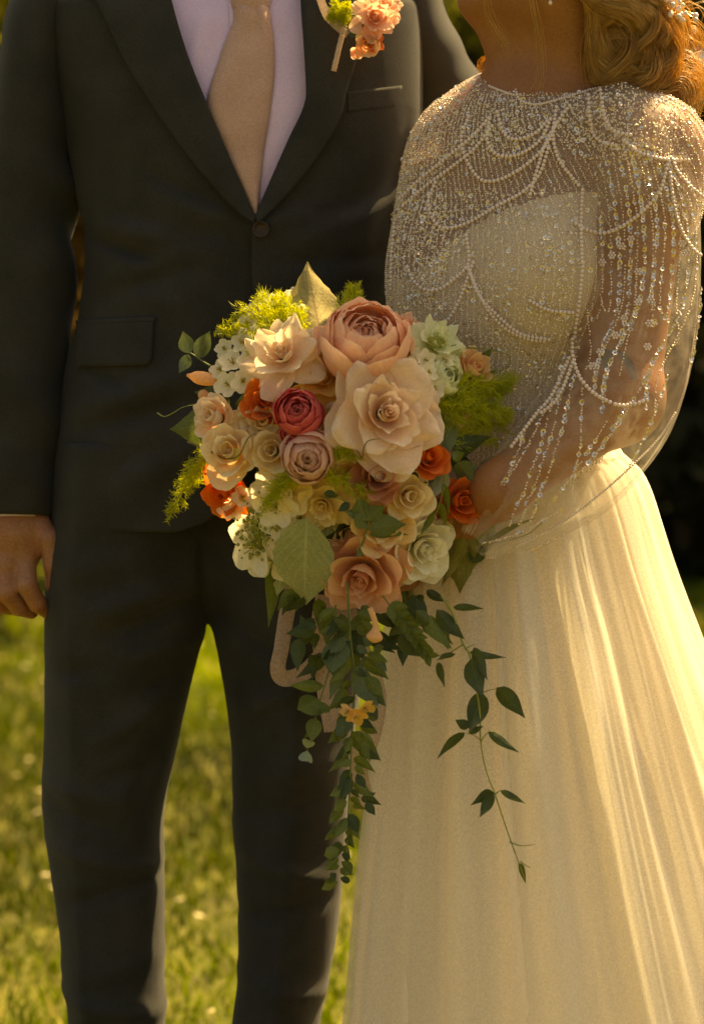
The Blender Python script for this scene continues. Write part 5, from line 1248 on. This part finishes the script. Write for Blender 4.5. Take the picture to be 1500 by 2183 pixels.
# sprigs: a stem with its own leaves
def sprig(stem, leaves, mat, r=.0012, smat='stem', out=0.0, name='sprig'):
    st = thread(name, S3(stem, out), r, M[smat], bq_)
    for (b, t, w, *k) in leaves:
        B_, T_ = bp3(*b, out + .002), bp3(*t, out + .006 + (k[0] if k else 0)); d = T_ - B_; V, F, UV = leaf_geo(B_, T_, Vector((d.z, .3 * d.length, -d.x)), wid=w, bend=.08, fold=.22, nt=10, nc=5); mk('leaf', V, F, LM[mat], st, uv=UV)
sprig([(470, 790), (440, 775), (415, 758), (398, 748)], [((405, 753), (390, 706), .34), ((422, 765), (448, 705), .28), ((402, 755), (382, 795), .30)], 'euc', out=-.012)
sprig([(768, 1170), (782, 1130), (785, 1100), (775, 1070)], [((785, 1128), (866, 1118), .30, .006), ((782, 1110), (818, 1078), .36), ((780, 1110), (762, 1062), .34), ((784, 1125), (755, 1095), .30), ((786, 1140), (870, 1140), .12), ((772, 1100), (735, 1090), .24), ((770, 1170), (760, 1190), .3)], 'euc', out=.035)
sprig([(690, 1060), (720, 1062), (745, 1075)], [((690, 1052), (722, 1058), .26), ((745, 1072), (720, 1090), .3)], 'dark', out=.03, r=.0007)
sprig([(950, 990), (945, 1040), (930, 1090), (905, 1130)], [((925, 1090), (895, 1140), .13), ((935, 1070), (950, 1120), .13), ((945, 1030), (955, 1100), .10)], 'mid', out=.026, r=.0009, smat='vine_stem')
# tendrils
thread('tendril', S3([(400, 942), (440, 958), (480, 978), (510, 970), (528, 935), (545, 925)], .034), .0011, M['tendril'], bq_)
thread('tendril', S3([(335, 880), (350, 888), (370, 880), (390, 868), (420, 862)], -.015), .0008, M['vine_stem'], bq_)
thread('tendril', S3([(760, 960), (772, 975), (775, 955), (785, 940), (810, 935)], .05), .0009, M['tendril'], bq_)
thread('tendril', S3([(980, 740), (1040, 745), (1085, 760), (1075, 795), (1045, 830)], .006), .0008, M['vine_stem'], bq_)
thread('tendril', S3([(1040, 1160), (1090, 1150), (1130, 1135), (1165, 1105)], -.015), .0008, M['vine_stem'], bq_)
# buds
def bud(p0, p1, r, mat, name='bud'):
    a, b = bp3(*p0), bp3(*p1); P = curve_pts([a, (a + b) / 2 + Vector((0, -.003, 0)), b], 14); V, F = tube(P, lambda t: r * (.35 + .65 * math.sin(PI * min(1, .08 + t * .95))) * (1 - .35 * max(0, t - .7) / .3), 10); return mk(name, V, F, PM[mat], bq_, uv=[(.5, .6)] * len(V))
bud((462, 812), (400, 800), .0075, 'peach'); bud((440, 835), (428, 850), .006, 'peach')
# ------------------------------------------------------------------ cascading vines (hang in front of the dress)
YV = -.375
def vine(stem, leaves, mat, name, r=.0013, smat='stem', sub='leaf', Y0=YV):
    P = [W(x, y, Y0 - .0 + (q[0] if q else 0)) for x, y, *q in stem]; st = thread(name, P, r, M[smat], bq_, 40)
    for i, (bx, by, tx, ty, w, *k) in enumerate(leaves):
        m_ = k[0] if k else mat; dy = (k[1] if len(k) > 1 else random.uniform(-.012, .012)); B_, T_ = W(bx, by, Y0 - .002), W(tx, ty, Y0 - .004 + dy); d = T_ - B_
        V, F, UV = leaf_geo(B_, T_, Vector((d.z, random.uniform(-.4, .4) * d.length, -d.x)), wid=w, bend=random.uniform(-.02, .2), fold=random.uniform(.1, .5), curl=random.uniform(-.15, .3), wavy=random.uniform(0, .02), seed=i, nt=11, nc=7, peak=.38); mk(sub, V, F, LM[m_], st, uv=UV)
    return st
random.seed(12)
vine([(940, 1270), (965, 1310), (985, 1370), (1000, 1395), (1012, 1450), (1022, 1520), (1024, 1580), (1035, 1640), (1055, 1695), (1080, 1770), (1105, 1840), (1118, 1876)],
     [(965, 1295, 1030, 1300, .12), (930, 1300, 990, 1365, .19, 'dark', -.01), (905, 1312, 957, 1384, .20, 'mid'), (1000, 1390, 1078, 1402, .10, 'dark'), (970, 1395, 934, 1410, .13), (934, 1412, 948, 1465, .14), (1003, 1405, 1030, 1486, .26, 'dark', -.01), (1010, 1380, 1038, 1450, .17),
      (1026, 1475, 1000, 1563, .25, 'dark', -.008), (1058, 1466, 1118, 1532, .22, 'dark'), (1000, 1550, 968, 1535, .3), (998, 1562, 1030, 1548, .2), (990, 1562, 932, 1618, .13), (1040, 1560, 1106, 1604, .12), (1052, 1690, 1006, 1712, .22), (1050, 1690, 1022, 1742, .20), (1066, 1685, 1120, 1714, .12), (1108, 1840, 1118, 1878, .13, 'mid')],
     'dark', 'vine', .0013, 'vine_stem')
for pts in ([(1020, 1480), (1040, 1472), (1058, 1468)], [(1024, 1578), (1010, 1568), (992, 1562)], [(1025, 1580), (1038, 1562), (1060, 1560)], [(1056, 1692), (1064, 1686), (1070, 1685)], [(1085, 1795), (1110, 1803), (1140, 1800)], [(1108, 1836), (1120, 1845), (1130, 1850)], [(990, 1385), (1000, 1378), (1012, 1374)], [(985, 1375), (960, 1390), (945, 1400)]):
    thread('tendril', [W(x, y, YV) for x, y in pts], .0008, M['vine_stem'], bq_, 8)
# long central vine of small leaves
lv = []
rnd = random.Random(77)
for i in range(70):
    t = i / 69; y = 1290 + 590 * t; cx = 740 + 20 * math.sin(t * 4) - 5 * t; wv = 66 * (1 - t) ** .8 + 20; s = -1 if i % 2 else 1; a = rnd.uniform(.5, 1.0); ln = (60 - 22 * t) * rnd.uniform(.55, 1.2)
    an = R(rnd.uniform(20, 75)); bx = cx + s * rnd.uniform(0, wv * .45) * (1 - .5 * t); lv.append((bx, y, bx + s * ln * math.sin(an), y + ln * math.cos(an), rnd.uniform(.18, .28), rnd.choice(['mid', 'mid', 'mid', 'dark'] if t > .4 else ['dark', 'mid', 'mid', 'euc']), rnd.uniform(-.02, .012)))
vine([(740, 1240), (745, 1340), (755, 1450), (750, 1560), (745, 1680), (740, 1780), (735, 1880)], lv, 'mid', 'vine', .0014)
# eucalyptus trail
ev = [(715, 1360, 712, 1445, .34, 'euc', -.02), (712, 1345, 745, 1320, .28, 'euc', -.02), (716, 1350, 680, 1345, .24, 'euc', -.02), (760, 1420, 805, 1510, .24, 'euc', -.015), (725, 1530, 735, 1578, .34, 'euc', -.02), (690, 1462, 612, 1462, .14, 'mid', -.02), (680, 1490, 628, 1520, .34, 'mid', -.02), (682, 1495, 690, 1530, .3, 'mid', -.02), (672, 1530, 665, 1580, .3, 'mid', -.015), (668, 1560, 650, 1570, .25, 'mid'), (655, 1600, 653, 1632, .35, 'pale', -.015), (653, 1595, 660, 1575, .3, 'pale', -.015),
      (785, 1400, 760, 1430, .2, 'euc'), (795, 1385, 815, 1378, .3, 'euc'), (800, 1400, 825, 1432, .26, 'euc'), (790, 1405, 780, 1432, .3, 'euc'), (675, 1335, 610, 1350, .25, 'dark'), (665, 1345, 625, 1380, .3, 'dark'), (665, 1350, 670, 1385, .3, 'dark'), (655, 1340, 640, 1310, .3, 'dark'), (640, 1360, 628, 1430, .24, 'dark', .0), (750, 1560, 790, 1620, .25, 'mid'), (770, 1700, 812, 1715, .22, 'dark'), (780, 1710, 800, 1740, .24, 'dark'), (775, 1705, 800, 1690, .3, 'dark')]
vine([(715, 1290), (712, 1380), (695, 1450), (680, 1500), (665, 1560), (655, 1600)], ev, 'euc', 'vine', .0011)
# dark foliage under the bouquet
rnd = random.Random(8); dv = []
for i in range(38):
    x, y = rnd.uniform(610, 960), rnd.uniform(1255, 1400); an = rnd.uniform(-1.1, 1.1); ln = rnd.uniform(45, 85)
    if abs(x - 770) > 120 and y > 1350: continue
    dv.append((x, y, x + ln * math.sin(an), y + ln * math.cos(an), rnd.uniform(.18, .28), rnd.choice(['dark', 'dark', 'mid']), rnd.uniform(-.01, .02)))
vine([(770, 1180), (765, 1240), (770, 1300), (775, 1360)], dv, 'dark', 'vine', .0016, Y0=-.325)
# long leaflet frond on the right of the trail
lf = []
for i in range(9):
    t = i / 8; x, y = 830 + 75 * t, 1290 + 105 * t
    for s in (-1, 1): lf.append((x, y, x + (34 - 12 * t) * (1 if s > 0 else .1) + 8, y + (4 if s > 0 else 36 - 10 * t), .22, 'mid', -.01))
vine([(815, 1270), (860, 1330), (915, 1405)], lf, 'mid', 'vine', .0009)
vine([(855, 1340), (880, 1370)], [(850, 1355, 912, 1402, .26, 'dark'), (915, 1330, 880, 1300, .3, 'dark')], 'dark', 'vine', .0009)
# peach drop bud and orange blooms on the trail
def wbud(pts, rr, mat):
    P = curve_pts([W(x, y, YV - .02) for x, y in pts], 16); V, F = tube(P, rr, 12); return mk('bud', V, F, PM[mat], bq_, uv=[(.5, .5)] * len(V))
wbud([(788, 1296), (798, 1322), (800, 1340), (798, 1356), (795, 1370)], lambda t: [.0035, .0045, .0065, .0095, .0098, .002][min(5, int(t * 5.99))] if False else .0028 + .0058 * math.exp(-((t - .78) / .2) ** 2) - .003 * max(0, t - .9) / .1, 'peach')
for i, (x, y) in enumerate([(742, 1515), (778, 1508), (760, 1525)]): blossom(W(x, y, YV - .022), Vector(((x - 760) * .02, -.6, -.5)), pr(24), PM['amber' if i else 'peach'], bq_, 400 + i, cnt=4, width=.45, a0=0, a1=40, name='orange_bloom', stam=False)
# ribbon: a loop that hangs on the left and two tails
def ribbon(pts, wid, name='ribbon', twist=0.0, side=None):
    C = curve_pts([Vector(p) for p in pts], 46); V = []
    for i, p in enumerate(C):
        t = i / 45; Tn = (C[min(45, i+1)] - C[max(0, i-1)]).normalized(); a = twist * t + .25 * math.sin(t * 5); s = (Tn.cross(Vector((0, -1, 0)))); s = s.normalized() if s.length > .05 else Vector((1, 0, 0)); s = s * math.cos(a) + Vector((0, -1, 0)) * math.sin(a)
        for j in range(6): V.append(p + s * wid * (j / 5 - .5) + Vector((0, .002 * math.sin(j * 1.1 + t * 6), 0)))
    return mk(name, V, grid_faces(46, 6), M['ribbon'], bq_, mods=[('solid', .0006, 0)])
ribbon([W(640, 1210, -.27), W(615, 1290, -.28), W(600, 1380, -.30), W(592, 1425, -.305), W(606, 1446, -.30), W(650, 1432, -.285), W(700, 1380, -.275)], .017, twist=.5)
ribbon([W(700, 1270, -.27), W(690, 1330, -.28), W(695, 1400, -.28), W(700, 1480, -.29), W(712, 1560, -.30)], .026, twist=-.4)
ribbon([W(730, 1290, -.27), W(770, 1400, -.28), W(800, 1480, -.29), W(790, 1560, -.30), W(760, 1640, -.305), W(778, 1720, -.30)], .024, twist=.6)
# wrapped stems in the hands
mb = MB()
for k in range(14):
    a = k * 2.4; q = .011 * math.sqrt((k + .5) / 14); off = Vector((q * math.cos(a), q * math.sin(a), 0)); mb.add(*tube([BC + Vector((0, .06, -.02)) + off * 2, grip0 + off, grip1 + off * 1.1, grip1 + gax * .05 + off * 2], .003, 6))
mb.build('stem_bundle', M['stem'], bq_)
V, F = loft([grip0, (grip0 + grip1) / 2, grip1], [.0165] * 3, [.0165] * 3, 20); mk('handle_wrap', V, F, M['stem_wrap'], bq_)

# ------------------------------------------------------------------ boutonniere on the lapel
BY = -.135
bo = empty('boutonniere', W(712, 150, BY)); props(bo, 'peach and orange boutonniere with a wrapped stem pinned to the groom\'s lapel', 'boutonniere')
def bw(x, y, o=0.0): return W(x, y, BY - o)
mk('stem', *tube(curve_pts([bw(733, 60, .004), bw(724, 95, .008), bw(716, 130, .008), bw(711, 151, .006)], 14), lambda t: .0030 + .0004 * math.sin(t * 40), 10), M['stem_wrap'], bo)
rose(bw(796, 40, .014), (.25, -1, .25), pr(48), PM['pink'], bo, 501, LOOSE, ruf=.002); rose(bw(815, 14, .0), (.5, -1, .5), pr(44), PM['pink'], bo, 502, LOOSE, ruf=.002)
rose(bw(782, 94, .014), (.2, -1, -.1), pr(32), PM['peach'], bo, 503, BUDROSE); rose(bw(797, 88, .014), (.4, -1, .2), pr(22), PM['rust'], bo, 505, LOOSE); rose(bw(760, 112, .012), (-.1, -1, -.3), pr(16), PM['pink'], bo, 504, BUDROSE)
V, F, UV = leaf_geo(bw(742, 72, .010), bw(782, 40, .014), (.3, 0, 1), wid=.32, nt=12); mk('leaf', V, F, LM['dark'], bo, uv=UV)
V, F, UV = leaf_geo(bw(745, 68, .012), bw(768, 70, .02), (.0, 0, 1), wid=.4, nt=10); mk('leaf', V, F, LM['dark'], bo, uv=UV)
for i, pts in enumerate([[(735, 60), (725, 30), (715, 10), (705, -10)], [(738, 55), (738, 25), (742, 5)], [(736, 58), (715, 40), (700, 30)]]): fern([bw(x, y, .010) for x, y in pts], bo, 520 + i, 40, .009, .010)
C = curve_pts([bw(680, -10, .006), bw(695, 28, .008), (bw(720, 55, .012)), bw(742, 72, .014)], 20); V = []
for i, p in enumerate(C):
    for j in range(4): V.append(p + Vector((.004, 0, .006)) * (j / 3 - .5) * 1.5)
mk('ribbon', V, grid_faces(20, 4), M['ribbon'], bo, mods=[('solid', .0006, 0)])
